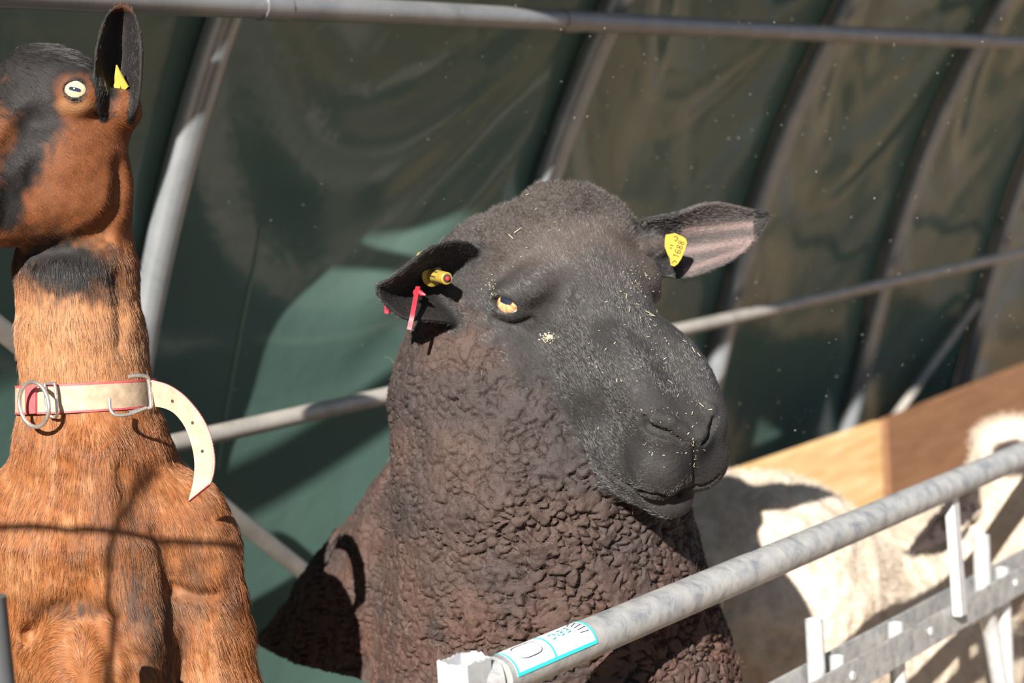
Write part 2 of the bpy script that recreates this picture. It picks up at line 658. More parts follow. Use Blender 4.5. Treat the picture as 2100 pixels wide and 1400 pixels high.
def chain(pts, k=8.0):
    """tapering limb through (x, y, d, r) points"""
    s = Solid()
    for p, q in zip(pts[:-1], pts[1:]):
        s.u(cone(p[:3], q[:3], p[3], q[3]), k)
    return s


def sheet(pts, rad, pad=14.0):
    """thin bent sheet given by dense points and half thickness"""
    pts = np.asarray(pts, np.float32); rad = np.asarray(rad, np.float32)
    kd = kdtree.KDTree(len(pts))
    for i, q in enumerate(pts): kd.insert(q, i)
    kd.balance()
    lo = pts.min(0) - rad.max() - pad; hi = pts.max(0) + rad.max() + pad
    def f(p):
        out = np.maximum(np.maximum(lo - p, p - hi).max(1), 0) + pad
        m = ((p > lo) & (p < hi)).all(1)
        ids = np.nonzero(m)[0]
        for i in ids:
            _, j, d = kd.find(p[i])
            out[i] = d - rad[j]
        return out.astype(np.float32)
    return f


def eval_chunks(f, p, n=400000):
    return np.concatenate([f(p[i:i + n]) for i in range(0, len(p), n)]) if len(p) else np.zeros(0, np.float32)


def polygonise(f, lo, hi, h, slack=2.2):
    """surface nets; evaluates f finely only near the surface. returns verts, quads"""
    lo = np.asarray(lo, np.float32)
    nb = np.ceil((np.asarray(hi, np.float32) - lo) / (4 * h)).astype(int)
    g = np.stack(np.meshgrid(*[np.arange(n) for n in nb], indexing='ij'), -1).reshape(-1, 3)
    cc = lo + (g * 4 + 1.5) * h
    fc = eval_chunks(f, cc)
    act = np.abs(fc) < 4 * h * slack
    big = np.where(fc < 0, -1.0, 1.0).astype(np.float32).reshape(nb)
    Fv = np.repeat(np.repeat(np.repeat(big, 4, 0), 4, 1), 4, 2)
    ga = g[act]
    o4 = np.stack(np.meshgrid(*[np.arange(4)] * 3, indexing='ij'), -1).reshape(-1, 3)
    CH = 6000
    for i in range(0, len(ga), CH):
        ii = (ga[i:i + CH, None, :] * 4 + o4[None]).reshape(-1, 3)
        v = f((lo + ii * h).astype(np.float32))
        Fv[ii[:, 0], ii[:, 1], ii[:, 2]] = v
    ins = Fv < 0
    cnt = np.zeros(tuple(n - 1 for n in Fv.shape), np.int8)
    sl = lambda a, d: a[d[0]:a.shape[0] - 1 + d[0], d[1]:a.shape[1] - 1 + d[1], d[2]:a.shape[2] - 1 + d[2]]
    corners = [(a, b, c) for a in (0, 1) for b in (0, 1) for c in (0, 1)]
    for d in corners: cnt += sl(ins, d)
    cell = np.argwhere((cnt > 0) & (cnt < 8))
    vals = {d: Fv[cell[:, 0] + d[0], cell[:, 1] + d[1], cell[:, 2] + d[2]] for d in corners}
    acc = np.zeros((len(cell), 3), np.float32); num = np.zeros(len(cell), np.float32)
    for ax in range(3):
        for d in corners:
            if d[ax]: continue
            e = list(d); e[ax] = 1; e = tuple(e)
            a, b = vals[d], vals[e]
            cr = (a < 0) != (b < 0)
            t = np.where(cr, a / np.where(cr, a - b, 1), 0)
            q = np.zeros_like(acc) + np.asarray(d, np.float32)
            q[:, ax] = t
            acc += q * cr[:, None]; num += cr
    V = lo + (cell + acc / num[:, None]) * h
    index = np.full(cnt.shape, -1, np.int32)
    index[cell[:, 0], cell[:, 1], cell[:, 2]] = np.arange(len(cell))
    quads = []
    for ax in range(3):
        a1, a2 = (ax + 1) % 3, (ax + 2) % 3
        s0 = [slice(None)] * 3; s1 = [slice(None)] * 3
        s0[ax] = slice(0, -1); s1[ax] = slice(1, None)
        ch = ins[tuple(s0)] != ins[tuple(s1)]
        e = np.argwhere(ch)
        ok = (e[:, a1] > 0) & (e[:, a2] > 0) & (e[:, a1] < cnt.shape[a1]) & (e[:, a2] < cnt.shape[a2]) & (e[:, ax] < cnt.shape[ax])
        e = e[ok]
        def at_(o1, o2):
            q = e.copy(); q[:, a1] -= o1; q[:, a2] -= o2
            return index[q[:, 0], q[:, 1], q[:, 2]]
        qd = np.stack([at_(1, 1), at_(0, 1), at_(0, 0), at_(1, 0)], 1)
        flip = ~ins[e[:, 0], e[:, 1], e[:, 2]]
        qd[flip] = qd[flip][:, ::-1]
        quads.append(qd)
    Q = np.concatenate(quads)
    Q = Q[(Q >= 0).all(1)]
    return V, Q


def grad(f, p, e=1.5):
    g = np.stack([eval_chunks(f, p + np.eye(3, dtype=np.float32)[i] * e) - eval_chunks(f, p - np.eye(3, dtype=np.float32)[i] * e) for i in range(3)], 1)
    return g / np.maximum(np.linalg.norm(g, axis=1), 1e-6)[:, None], np.linalg.norm(g, axis=1) / (2 * e)


def settle(f, V, it=2):
    for _ in range(it):
        n, gl = grad(f, V)
        V = V - n * np.clip(eval_chunks(f, V) / np.maximum(gl, 0.3), -3, 3)[:, None]
    return V


def vnormals(V, Q):
    fn = np.cross(V[Q[:, 2]] - V[Q[:, 0]], V[Q[:, 3]] - V[Q[:, 1]])
    n = np.zeros_like(V)
    for k in range(4): 
        for a in range(3):
            n[:, a] += np.bincount(Q[:, k], weights=fn[:, a], minlength=len(V))
    return n / np.maximum(np.linalg.norm(n, axis=1), 1e-9)[:, None]


def worley(p, seed=0):
    """distance to the nearest and second nearest of scattered points"""
    p = np.asarray(p, np.float32)
    i = np.floor(p).astype(np.int64)
    d1 = np.full(len(p), 9.0, np.float32); d2 = d1.copy()
    for dx in (-1, 0, 1):
        for dy in (-1, 0, 1):
            for dz in (-1, 0, 1):
                c = i + np.array([dx, dy, dz])
                n = (c[:, 0] * 73856093) ^ (c[:, 1] * 19349663) ^ (c[:, 2] * 83492791) ^ (seed * 7919)
                j = []
                for k in range(3):
                    n = (n ^ (n >> 15)) * 0x2c1b3c6d & 0x7fffffff
                    n = (n ^ (n >> 12)) * 0x297a2d39 & 0x7fffffff
                    j.append((n & 0xffff) / 65536.0)
                q = c + np.stack(j, 1) - p
                d = np.sqrt((q * q).sum(1)).astype(np.float32)
                d2 = np.minimum(d2, np.maximum(d, d1)); d1 = np.minimum(d1, d)
    return d1, d2


class Space:
    """drawing space of one animal: photo pixels at a reference distance zref (metres)"""
    def __init__(s, zref): s.z = zref; s.k = zref / FPX

    def pt(s, x, y, d):
        e = (FPX + d) / FPX
        return np.array([(x - 1050) * e, (y - 700) * e, d], np.float32)

    def world(s, p):
        p = np.asarray(p, float)
        c = np.stack([p[:, 0], -p[:, 1], -(FPX + p[:, 2])], 1) * s.k
        return CAM + c @ R.T

    def inv(s, wpt):
        c = R.T @ (np.asarray(wpt, float) - CAM) / s.k
        return np.array([c[0], -c[1], -c[2] - FPX], np.float32)

    def px(s, p):
        """photo position of drawing points"""
        e = FPX / (FPX + p[:, 2])
        return p[:, 0] * e + 1050, p[:, 1] * e + 700


def put_attr(o, name, rgb):
    a = o.data.attributes.new(name, 'FLOAT_COLOR', 'POINT')
    a.data.foreach_set('color', np.concatenate([rgb, np.ones((len(rgb), 1))], 1).astype(np.float32).ravel())


def scatter(V, Q, n, weight):
    """n random points on the surface, spread by area x weight(centre, normal)"""
    T = np.concatenate([Q[:, [0, 1, 2]], Q[:, [0, 2, 3]]])
    a, b, c = V[T[:, 0]], V[T[:, 1]], V[T[:, 2]]
    cr = np.cross(b - a, c - a)
    ar = np.linalg.norm(cr, axis=1)
    w_ = ar * weight((a + b + c) / 3, cr / np.maximum(ar, 1e-9)[:, None])
    cs = np.cumsum(w_)
    t = np.searchsorted(cs, RNG.random(n) * cs[-1])
    t = np.minimum(t, len(T) - 1)
    r1 = np.sqrt(RNG.random(n))[:, None]; r2 = RNG.random(n)[:, None]
    return (1 - r1) * a[t] + r1 * (1 - r2) * b[t] + r1 * r2 * c[t], T[t], (1 - r1, r1 * (1 - r2), r1 * r2)


def hair_obj(name, strands, radii, cols, mat, parent, space):
    """strands (N, K, 3) in drawing space, radii (K,) or (N,K) in metres, cols (N, 3)"""
    N, K, _ = strands.shape
    hc = bpy.data.hair_curves.new(name)
    hc.add_curves([K] * N)
    wv = space.world(strands.reshape(-1, 3)) - org(parent)
    hc.attributes['position'].data.foreach_set('vector', wv.astype(np.float32).ravel())
    ra = hc.attributes.new('radius', 'FLOAT', 'POINT')
    ra.data.foreach_set('value', np.broadcast_to(radii, (N, K)).astype(np.float32).ravel())
    ca = hc.attributes.new('tint', 'FLOAT_COLOR', 'CURVE')
    ca.data.foreach_set('color', np.concatenate([cols, np.ones((N, 1))], 1).astype(np.float32).ravel())
    hc.materials.append(mat)
    o = bpy.data.objects.new(name, hc)
    link(o, parent)
    return o


def tint_mat(name, attr, rough, spec=0.4, sheen=0.0, bscale=None, bdist=0.0, sub=0.0):
    m, nt, b = new_mat(name)
    a = nd(nt, 'ShaderNodeAttribute'); a.attribute_name = attr
    nt.links.new(a.outputs['Color'], b.inputs['Base Color'])
    b.inputs['Roughness'].default_value = rough
    b.inputs['Specular IOR Level'].default_value = spec
    if sheen:
        b.inputs['Sheen Weight'].default_value = sheen
        b.inputs['Sheen Roughness'].default_value = 0.5
    if bscale:
        tc = nd(nt, 'ShaderNodeTexCoord'); no = nd(nt, 'ShaderNodeTexNoise')
        no.inputs['Scale'].default_value = bscale; no.inputs['Detail'].default_value = 4
        nt.links.new(tc.outputs['Object'], no.inputs['Vector'])
        bump(nt, b, no.outputs['Fac'], 0.6, bdist)
    return m


def sstep(a, b, x):
    t = np.clip((x - a) / (b - a), 0, 1)
    return t * t * (3 - 2 * t)


def mixc(a, b, t):
    return np.asarray(a) * (1 - t[:, None]) + np.asarray(b) * t[:, None]


def surf(f, pts, d0=-420.0, sink=0.0):
    """where sight lines through photo points meet the surface f (drawing space)"""
    pts = np.asarray(pts, np.float32)
    dr = np.stack([(pts[:, 0] - 1050) / FPX, (pts[:, 1] - 700) / FPX, np.ones(len(pts))], 1)
    s = np.full(len(pts), FPX + d0)
    for _ in range(90):
        p = dr * s[:, None] + np.array([0, 0, -FPX])
        s = s + np.clip(f(p.astype(np.float32)), -30, 60) * 0.6
    return (dr * (s + sink)[:, None] + np.array([0, 0, -FPX])).astype(np.float32)


def groove(solid, pts, radii, k, sink=0.0, d0=-420.0):
    q = surf(solid, pts, d0, sink)
    solid.cut(chain([(*p, r) for p, r in zip(q, radii)], 3), k)
    return q


def stand(space, V, Q, legs, lo, hi, h=16.0):
    """adds the trunk underside and legs below the picture to the same surface: legs = [(start xyd, r0, foot world xy, r1), ...]"""
    f = Solid()
    for a, r0, fw, r1 in legs:
        a = np.asarray(a, np.float32)
        b = space.inv([fw[0], fw[1], 0.02]); m_ = a * 0.45 + b * 0.55
        f.u(chain([(*a, r0), (*m_, r0 * 0.42), (*b, r1)], 10), 30)
    v, q = polygonise(f, lo, hi, h)
    return v, q
# ------------------------------------------------------------------ the black sheep
SH = Space(1.65)
P0 = SH.pt(1152, 412, 115)
NT = SH.pt(1424, 838, -235)
HF = nrm(NT - P0)                                  # poll -> nose
HL = np.array([0.87, -0.12, 0.0]); HL[2] = -(HF[0] * HL[0] + HF[1] * HL[1]) / HF[2]; HL = nrm(HL)   # its left (right in the photo)
HU = np.cross(HF, HL)                              # out of the forehead
HA = np.array([HF, HL, HU])


def hp(a, l, u): return (P0 + a * 0.82 * HF + l * HL + u * HU).astype(np.float32)


def hl_(c, r): return ell(hp(*c), (r[0] * 0.82, r[1], r[2]), HA)


def sheep_ear(rows, thick):
    """rows of (upper edge xyd, middle xyd, lower edge xyd) along the ear -> dense sheet"""
    rows = [[SH.pt(*q) for q in r] for r in rows]
    U = np.array(spline([r[0] for r in rows], 34)); Mi = np.array(spline([r[1] for r in rows], 34)); Lo = np.array(spline([r[2] for r in rows], 34))
    out, rad = [], []
    tt = np.linspace(0, 1, 70)
    for i in range(len(U)):
        a = U[i][None]; b = Mi[i][None]; c = Lo[i][None]
        t = tt[:, None]
        ctrl = 2 * b - 0.5 * (a + c)
        q = (1 - t) ** 2 * a + 2 * t * (1 - t) * ctrl + t * t * c
        out.append(q); rad.append(np.interp(tt, [0, 0.12, 0.5, 0.88, 1], [0.75, 1, 1, 0.9, 0.7]) * thick * np.interp(i / (len(U) - 1), [0, 0.6, 1], [1.25, 1, 0.75]))
    return np.concatenate(out), np.concatenate(rad)


EAR_R = [  # ear at the left of the photo, cupped towards the camera
    [(985, 520, 75), (1000, 600, 120), (950, 690, 85)],
    [(955, 500, 20), (955, 590, 115), (945, 672, 60)],
    [(915, 499, -25), (900, 590, 85), (915, 658, 15)],
    [(875, 514, -50), (860, 588, 50), (872, 654, -15)],
    [(835, 546, -60), (825, 592, 15), (832, 652, -35)],
    [(800, 572, -62), (796, 596, -20), (800, 630, -45)],
    [(777, 582, -60), (776, 592, -48), (778, 606, -52)],
]
EAR_L = [  # ear at the right of the photo
    [(1318, 452, 150), (1325, 500, 190), (1345, 560, 160)],
    [(1350, 446, 150), (1360, 500, 205), (1375, 566, 165)],
    [(1390, 437, 150), (1400, 498, 215), (1412, 566, 175)],
    [(1435, 421, 155), (1445, 488, 220), (1455, 553, 185)],
    [(1482, 418, 170), (1490, 474, 220), (1502, 530, 195)],
    [(1528, 428, 190), (1532, 460, 220), (1540, 497, 208)],
    [(1572, 437, 215), (1573, 442, 220), (1572, 452, 217)],
]
earR, radR = sheep_ear(EAR_R, 5.2)
earL, radL = sheep_ear(EAR_L, 5.2)

EYE = hp(203, -160, -116)
EYE_N = nrm(-0.86 * HL + 0.30 * HU + 0.36 * HF)         # the way the eye looks
EYE_T = nrm(HL * 0.80 + HF * 0.35 + HU * 0.05)
EYE_T = nrm(EYE_T - EYE_T.dot(EYE_N) * EYE_N)            # along the lids, towards the nose
EYE_B = np.cross(EYE_N, EYE_T)
EYE2 = hp(203, 160, -116)

SHEEP = Solid()
S = SHEEP
# neck and chest, then the trunk running back to the left
_n = [(*SH.pt(1055, 640, 235), 205), (*SH.pt(1052, 800, 240), 262), (*SH.pt(1095, 980, 245), 310), (*SH.pt(1120, 1180, 315), 344), (*SH.pt(1158, 1420, 400), 392), (*SH.pt(1060, 1700, 600), 330)]
S.u(chain(_n, 40), 1)
S.u(ell(SH.pt(1018, 556, 225), (122, 116, 125)), 50)
S.u(ell(SH.pt(1020, 1330, 400), (250, 330, 300)), 80)
S.u(ell(SH.pt(970, 1550, 700), (340, 420, 400)), 90)
S.u(chain([(*SH.pt(980, 985, 470), 170), (*SH.pt(960, 1082, 620), 238), (*SH.pt(851, 1292, 860), 300), (*SH.pt(727, 1489, 1150), 348), (*SH.pt(610, 1640, 1500), 370)], 70), 80)
# skull
SHEAD = Solid()
NOPS = len(S.ops)
S.u(hl_((110, 0, -120), (130, 150, 128)), 60)
S.u(hl_((220, 0, -85), (150, 150, 88)), 40)
for sg in (-1, 1):
    S.u(hl_((222, 122 * sg, -80), (72, 48, 50)), 34)
    S.u(hl_((265, 66 * sg, -235), (170, 84, 138)), 40)
    S.u(chain([(*hp(200, 55 * sg, -305), 74), (*hp(470, 52 * sg, -326), 66), (*hp(720, 34 * sg, -226), 46)], 20), 40)
    S.u(hl_((430, 52 * sg, -150), (200, 76, 112)), 40)
S.u(cone(hp(200, 0, -98), hp(690, 0, -92), 100, 82), 44)
S.u(hl_((700, 0, -112), (110, 96, 88)), 34)
for sg in (-1, 1):
    S.u(hl_((768, 46 * sg, -128), (72, 58, 70)), 26)
    S.u(hl_((742, 48 * sg, -56), (46, 38, 40)), 20)
S.u(hl_((772, 0, -54), (40, 34, 42)), 22)
S.u(hl_((752, 0, -216), (88, 64, 44)), 18)
for sg in (-1, 1):
    S.u(hl_((590, 60 * sg, -44), (170, 50, 56)), 30)
    S.u(hl_((630, 62 * sg, -196), (120, 50, 66)), 30)
# roots of the ears
S.u(cone(hp(25, -120, -140), SH.pt(940, 590, 125), 80, 58), 30)
S.u(cone(hp(60, 120, -110), SH.pt(1338, 502, 195), 66, 36), 30)
SHEAD.ops = [(0, S.ops[NOPS][1], 1)] + S.ops[NOPS + 1:]
# wool on the poll
S.u(hl_((-15, 0, -25), (75, 78, 46)), 30)
S.u(ell(SH.pt(1163, 412, 165), (62, 44, 60)), 34)
S.u(hl_((30, 100, -50), (95, 70, 50)), 40)
S.u(hl_((30, -100, -60), (95, 70, 50)), 40)
for sg in (-1, 1):
    # tear groove before the eye, hollow of the cheek
    S.cut(cone(hp(330, 150 * sg, -70), hp(470, 140 * sg, -80), 14, 8), 60)
# eyes: lids closing over the ball
for c, sg in ((EYE, 1), (EYE2, -1)):
    n = EYE_N if sg == 1 else nrm(0.86 * HL + 0.30 * HU + 0.36 * HF)
    t = EYE_T if sg == 1 else nrm(-0.80 * HL + 0.35 * HF)
    t = nrm(t - t.dot(n) * n); bb = np.cross(n, t)
    S.u(ell(c, (50, 44, 42), [t, bb, n]), 18)
    S.cut(ell(c + n * 36, (31, 17, 30), [t, bb, n]), 6)
    S.cut(ell(c - n * 2, (33, 33, 33)), 3)
# rims over the nostrils, nostrils, groove of the lip, mouth
q = surf(S, [(1326, 856), (1348, 856), (1375, 864), (1400, 882), (1420, 902)], sink=3)
S.u(chain([(*p_, r_) for p_, r_ in zip(q, (8, 13, 13, 11, 7))], 3), 10)
q = surf(S, [(1460, 838), (1453, 866), (1436, 896)], sink=3)
S.u(chain([(*p_, r_) for p_, r_ in zip(q, (6, 10, 7))], 3), 10)
groove(S, [(1322, 858), (1330, 872), (1345, 882), (1368, 889), (1394, 903)], (8, 12, 11, 10, 5), 5, 6)
groove(S, [(1464, 860), (1457, 884), (1443, 908)], (7, 11, 6), 5, 5)
groove(S, [(1424, 912), (1426, 950), (1425, 994)], (4.5, 4, 4), 6, 1)
groove(S, [(1238, 962), (1262, 980), (1289, 998), (1321, 1010), (1353, 1015), (1395, 1010), (1422, 1000), (1450, 994), (1474, 976)], (2, 4, 6, 7, 7.5, 7.5, 7, 6, 4), 5, 1)
# fold of the cheek below the eye, bag under the eye
groove(S, [(1105, 640), (1140, 620), (1160, 585)], (8, 14, 10), 40, -2)
groove(S, [(1015, 655), (1050, 668), (1090, 655)], (3, 5, 3), 12, 0)
S.u(sheet(earR, radR), 12)
S.u(sheet(earL, radL), 12)

V, Q = polygonise(SHEEP, (-760, -340, -440), (560, 800, 1250), SHEEP_H)
V = settle(SHEEP, V, 2)


def sheep_wool(p):
    """0 on the bare face and ears, 1 on fleece"""
    q = (p - P0) @ HA.T
    aa, uu = q[:, 0] / 0.82, q[:, 2]
    ub = np.interp(aa, [-200, -80, 60, 110, 153, 289, 358, 416, 495, 577, 610, 647, 680, 727, 900, 1100], [-140, -150, -165, -152, -158, -162, -174, -185, -208, -232, -242, -252, -262, -268, -290, -330])
    w_ = sstep(-16, 30, ub - uu + 12 * vnoise(p / 30, 51))
    ear = np.minimum(sheet_d(earR, p), sheet_d(earL, p))
    return w_ * sstep(10, 40, ear)


def sheet_d(pts, p):
    kd = kdtree.KDTree(len(pts[::6]))
    for i, q in enumerate(pts[::6]): kd.insert(q, i)
    kd.balance()
    out = np.full(len(p), 200.0, np.float32)
    lo, hi = pts.min(0) - 60, pts.max(0) + 60
    for i in np.nonzero(((p > lo) & (p < hi)).all(1))[0]:
        out[i] = kd.find(p[i])[2]
    return out


wool = sheep_wool(V)
Nn = vnormals(V, Q)
# short wool of the crown
ql = (V - P0) @ HA.T
crown = sstep(130, 10, ql[:, 0] + 18 * vnoise(V / 40, 20)) * sstep(-190, -100, ql[:, 2]) * (1 - wool)
dusty = sstep(330, 60, ql[:, 0] - 0.55 * ql[:, 1] + 40 * vnoise(V / 45, 23)) * sstep(-150, -60, ql[:, 2]) * (1 - wool)
# fleece: packed locks with dark crevices between
warp = np.stack([vnoise(V / 46, 5), vnoise(V / 46, 6), vnoise(V / 46, 7)], 1)
fp = V + warp * 13
fp = fp * np.array([1 / 27, 1 / 19, 1 / 25])
d1, d2 = worley(fp, 3)
brk = vnoise(V / 21, 10)
wdt = 0.10 + 0.30 * np.clip(brk + 0.25, 0, 1)
crev = (1 - sstep(0.0, 1.0, (d2 - d1) / wdt)) * sstep(-0.55, 0.15, brk)
lock = np.sqrt(np.clip(1 - d1 * d1 * 0.9, 0, 1))
cx_, cy_ = SH.px(V)
patch = np.clip(0.42 * vnoise(V / 95, 9) + 0.25 + 0.5 * sstep(960, 1120, cx_) * sstep(900, 1000, cy_), 0, 1)
big = vnoise(V / 70, 8)
med = vnoise(V / 26, 13)
fine = vnoise(V / 9, 12)
disp = wool * ((lock - 0.75) * 9 * (0.4 + 0.6 * patch) - crev * 22 * (0.35 + 0.65 * patch) + big * 6 + med * 3.0 + fine * 2.0)
disp += crown * (vnoise(V / 16, 21) * 2.2 + vnoise(V / 7, 22) * 1.2)
# long upright folds in the fleece of the side
side = sstep(840, 800, SH.px(V)[0]) * sstep(250, 420, V[:, 2]) * wool
disp += side * 9 * vnoise(V * np.array([1 / 34, 1 / 220, 1 / 34]), 31)
V = V + Nn * disp[:, None]

# pigment
eard = np.minimum(sheet_d(earR, V), sheet_d(earL, V))
notear = sstep(14, 44, eard)
crown = crown * notear; dusty = dusty * notear
xi, yi = SH.px(V)
black = np.array([0.019, 0.0178, 0.0178])
nv = vnoise(V / 22, 41) * 0.5 + vnoise(V / 8, 42) * 0.5
facec = black * (1 + 0.25 * nv[:, None])
woolbase = mixc((0.036, 0.027, 0.025), (0.053, 0.034, 0.0285), sstep(-0.5, 0.6, vnoise(V / 120, 43)))
redder = sstep(1050, 1330, yi) * 0.55 + side * 0.3
woolbase = mixc(woolbase, np.array([0.068, 0.034, 0.025]), np.clip(redder, 0, 0.8) * sstep(-0.6, 0.4, vnoise(V / 60, 44)))
woolbase = woolbase * (1 + 0.22 * nv[:, None])
crownc = np.array([0.043, 0.035, 0.031]) * (1 + 0.2 * nv[:, None])
rgb = facec * (1 - wool[:, None]) + woolbase * wool[:, None]
rgb = mixc(rgb, np.array([0.062, 0.047, 0.039]), dusty * 0.85)
rgb = rgb * (1 - crown[:, None]) + crownc * crown[:, None]
# pinkish grey skin inside the ear at the right
ein = sheet_d(earL, V)
inn = (ein < 13) & (xi > 1395) & (xi < 1545) & ((Nn @ np.array([0, 0, -1.0])) > 0.25)
EARX = np.stack([xi, yi], 1)
band = np.exp(-((yi - (470 + (xi - 1440) * -0.10)) / 10) ** 2) + 0.9 * np.exp(-((yi - (508 + (xi - 1440) * -0.16)) / 11) ** 2) + 0.8 * np.exp(-((yi - (542 + (xi - 1440) * -0.35)) / 9) ** 2)
pink = np.clip(band, 0, 1) * inn
rgb = mixc(rgb, np.array([0.22, 0.155, 0.145]), pink * 0.7)
rgb = mixc(rgb, np.array([0.075, 0.060, 0.057]), (inn & (pink < 0.3)) * 0.5)
rgb = mixc(rgb, np.array([0.012, 0.010, 0.010]), ((ein < 16) & (xi < 1402) & (yi > 540)) * 0.9)
rgb = mixc(rgb, np.array([0.011, 0.010, 0.010]), sstep(30, 10, eard) * (1 - inn) * 0.8)
# damp dark nose
nose = sstep(70, 30, np.linalg.norm(V - hp(800, 0, -75), axis=1))
rgb = mixc(rgb, np.array([0.008, 0.008, 0.009]), nose)
rgb = np.clip(rgb, 0.002, 1)

SROOT = thing('sheep', [*SH.world(SH.pt(1150, 1390, 200)[None])[0][:2], 0.0],
              'black-faced sheep with brown curly fleece looking over the rail, tags in both ears', 'sheep')
M['sheep_skin'] = tint_mat('sheep_coat', 'coat', 0.75, 0.25, 0.0, 420, 0.0012)
gx, gy = SH.world(SH.pt(1120, 1390, 330)[None])[0][:2]
lv, lq = stand(SH, V, Q, [(SH.pt(980, 1520, 600), 180, (gx - 0.14, gy + 0.12), 34), (SH.pt(1120, 1520, 600), 180, (gx + 0.02, gy + 0.12), 34),
                          (SH.pt(690, 1600, 1250), 260, (gx - 0.42, gy + 0.62), 36), (SH.pt(800, 1600, 1250), 260, (gx - 0.22, gy + 0.62), 36)], (-1300, 560, -200), (900, 2800, 2300))
sb = mesh_obj('body', SH.world(np.concatenate([V, lv])), np.concatenate([Q, lq + len(V)]), M['sheep_skin'], SROOT)
put_attr(sb, 'coat', np.concatenate([rgb, np.tile([0.06, 0.04, 0.034], (len(lv), 1))]))
SV, SQ, SN, SWOOL, SRGB = V, Q, vnormals(V, Q), wool, rgb
SCROWN = crown
# ------------------------------------------------------------------ the goat
GO = Space(1.60)
g = GO.pt
GEYE = g(159, 189, -96)
GEYE_N = nrm([-0.05, -0.16, -1.0])
GOAT = Solid()
G = GOAT
G.u(chain([(*g(156, 400, 70), 104), (*g(157, 560, 50), 120), (*g(167, 690, 42), 124), (*g(177, 780, 40), 124), (*g(180, 850, 42), 127), (*g(190, 930, 54), 158), (*g(203, 1060, 80), 224)], 30), 1)
G.u(ell(g(213, 1210, 95), (262, 270, 200)), 60)
G.u(ell(g(376, 1090, 45), (98, 120, 105)), 50)
G.u(ell(g(35, 1090, 50), (110, 130, 105)), 50)
# breast bone and the muscles beside it
G.u(chain([(*g(200, 930, -70), 60), (*g(235, 1120, -70), 66), (*g(290, 1300, -80), 62), (*g(300, 1500, -60), 66)], 20), 40)
G.u(ell(g(120, 1130, -40), (90, 120, 70)), 40)
# trunk behind
G.u(chain([(*g(215, 1300, 230), 250), (*g(215, 1520, 640), 285), (*g(190, 1760, 950), 270)], 60), 80)
# raised foreleg at left, other foreleg at right
G.u(ell(g(168, 1400, -70), (92, 140, 92)), 16)
G.u(chain([(*g(160, 1440, -60), 80), (*g(110, 1640, -20), 62), (*g(80, 1850, 20), 40)], 20), 20)
G.u(chain([(*g(405, 1130, 40), 92), (*g(432, 1300, 30), 78), (*g(450, 1440, 30), 84), (*g(440, 1700, 60), 56), (*g(430, 1950, 80), 36)], 20), 22)
G.cut(chain([(*g(352, 1190, -140), 14), (*g(372, 1300, -120), 26), (*g(372, 1440, -110), 30)], 10), 40)
G.cut(chain([(*g(60, 1300, -60), 12), (*g(85, 1268, -110), 14), (*g(150, 1242, -130), 14), (*g(230, 1272, -125), 14), (*g(268, 1350, -125), 16), (*g(280, 1450, -120), 18)], 8), 26)
# head: turned to the left of the photo
NG = len(G.ops)
G.u(ell(g(112, 205, 20), (112, 106, 112)), 40)
G.u(ell(g(92, 162, 10), (96, 54, 92)), 26)
G.u(cone(g(85, 235, 0), g(-70, 400, -150), 108, 70), 40)
G.u(ell(g(172, 330, 5), (88, 138, 98)), 40)
G.u(cone(g(170, 400, 10), g(-30, 455, -120), 96, 54), 36)
G.u(ell(g(-80, 415, -165), (70, 66, 62)), 24)
G.u(ell(g(150, 178, -64), (62, 50, 32)), 34)
G.u(ell(g(120, 330, -60), (70, 80, 52)), 30)
G.u(ell(g(78, 122, 20), (52, 22, 50)), 20)
G.cut(cone(g(60, 250, -120), g(10, 330, -170), 16, 14), 50)
G.cut(chain([(*g(40, 440, -200), 4), (*g(0, 420, -222), 6), (*g(-60, 425, -240), 6)], 4), 10)
G.u(cone(g(205, 255, 30), g(244, 225, -20), 62, 44), 26)
_t = nrm([1, 0.08, 0]); _t = nrm(_t - _t.dot(GEYE_N) * GEYE_N); _b = np.cross(GEYE_N, _t)
G.u(ell(GEYE - GEYE_N * 8, (46, 38, 33), [_t, _b, GEYE_N]), 30)
G.cut(ell(GEYE + GEYE_N * 26, (23, 14.5, 26), [_t, _b, GEYE_N]), 4)
G.cut(ell(GEYE - GEYE_N * 2, (27.5, 27.5, 27.5)), 2)
GOAT_EAR = [
    [(214, 246, -50), (238, 250, -20), (266, 244, -40)],
    [(204, 225, -84), (240, 232, -18), (280, 222, -64)],
    [(198, 195, -96), (243, 200, -6), (286, 188, -72)],
    [(194, 150, -96), (244, 152, 4), (289, 140, -70)],
    [(198, 105, -88), (246, 104, 8), (289, 98, -62)],
    [(208, 62, -72), (248, 60, 6), (284, 58, -48)],
    [(222, 30, -52), (250, 28, -4), (274, 28, -36)],
    [(240, 13, -30), (250, 11, -22), (260, 13, -26)],
]


def goat_ear(rows, thick):
    rows = [[g(*q) for q in r] for r in rows]
    U = [np.array(spline([r[k] for r in rows], 34)) for k in range(3)]
    out, rad = [], []
    tt = np.linspace(0, 1, 64); t = tt[:, None]
    for i in range(len(U[0])):
        a, b, c = U[0][i][None], U[1][i][None], U[2][i][None]
        ctrl = 2 * b - 0.5 * (a + c)
        out.append((1 - t) ** 2 * a + 2 * t * (1 - t) * ctrl + t * t * c)
        rad.append(np.interp(tt, [0, 0.12, 0.5, 0.88, 1], [0.7, 1, 1, 1, 0.7]) * thick * np.interp(i / len(U[0]), [0, 0.6, 1], [1.25, 1, 0.8]))
    return np.concatenate(out), np.concatenate(rad)


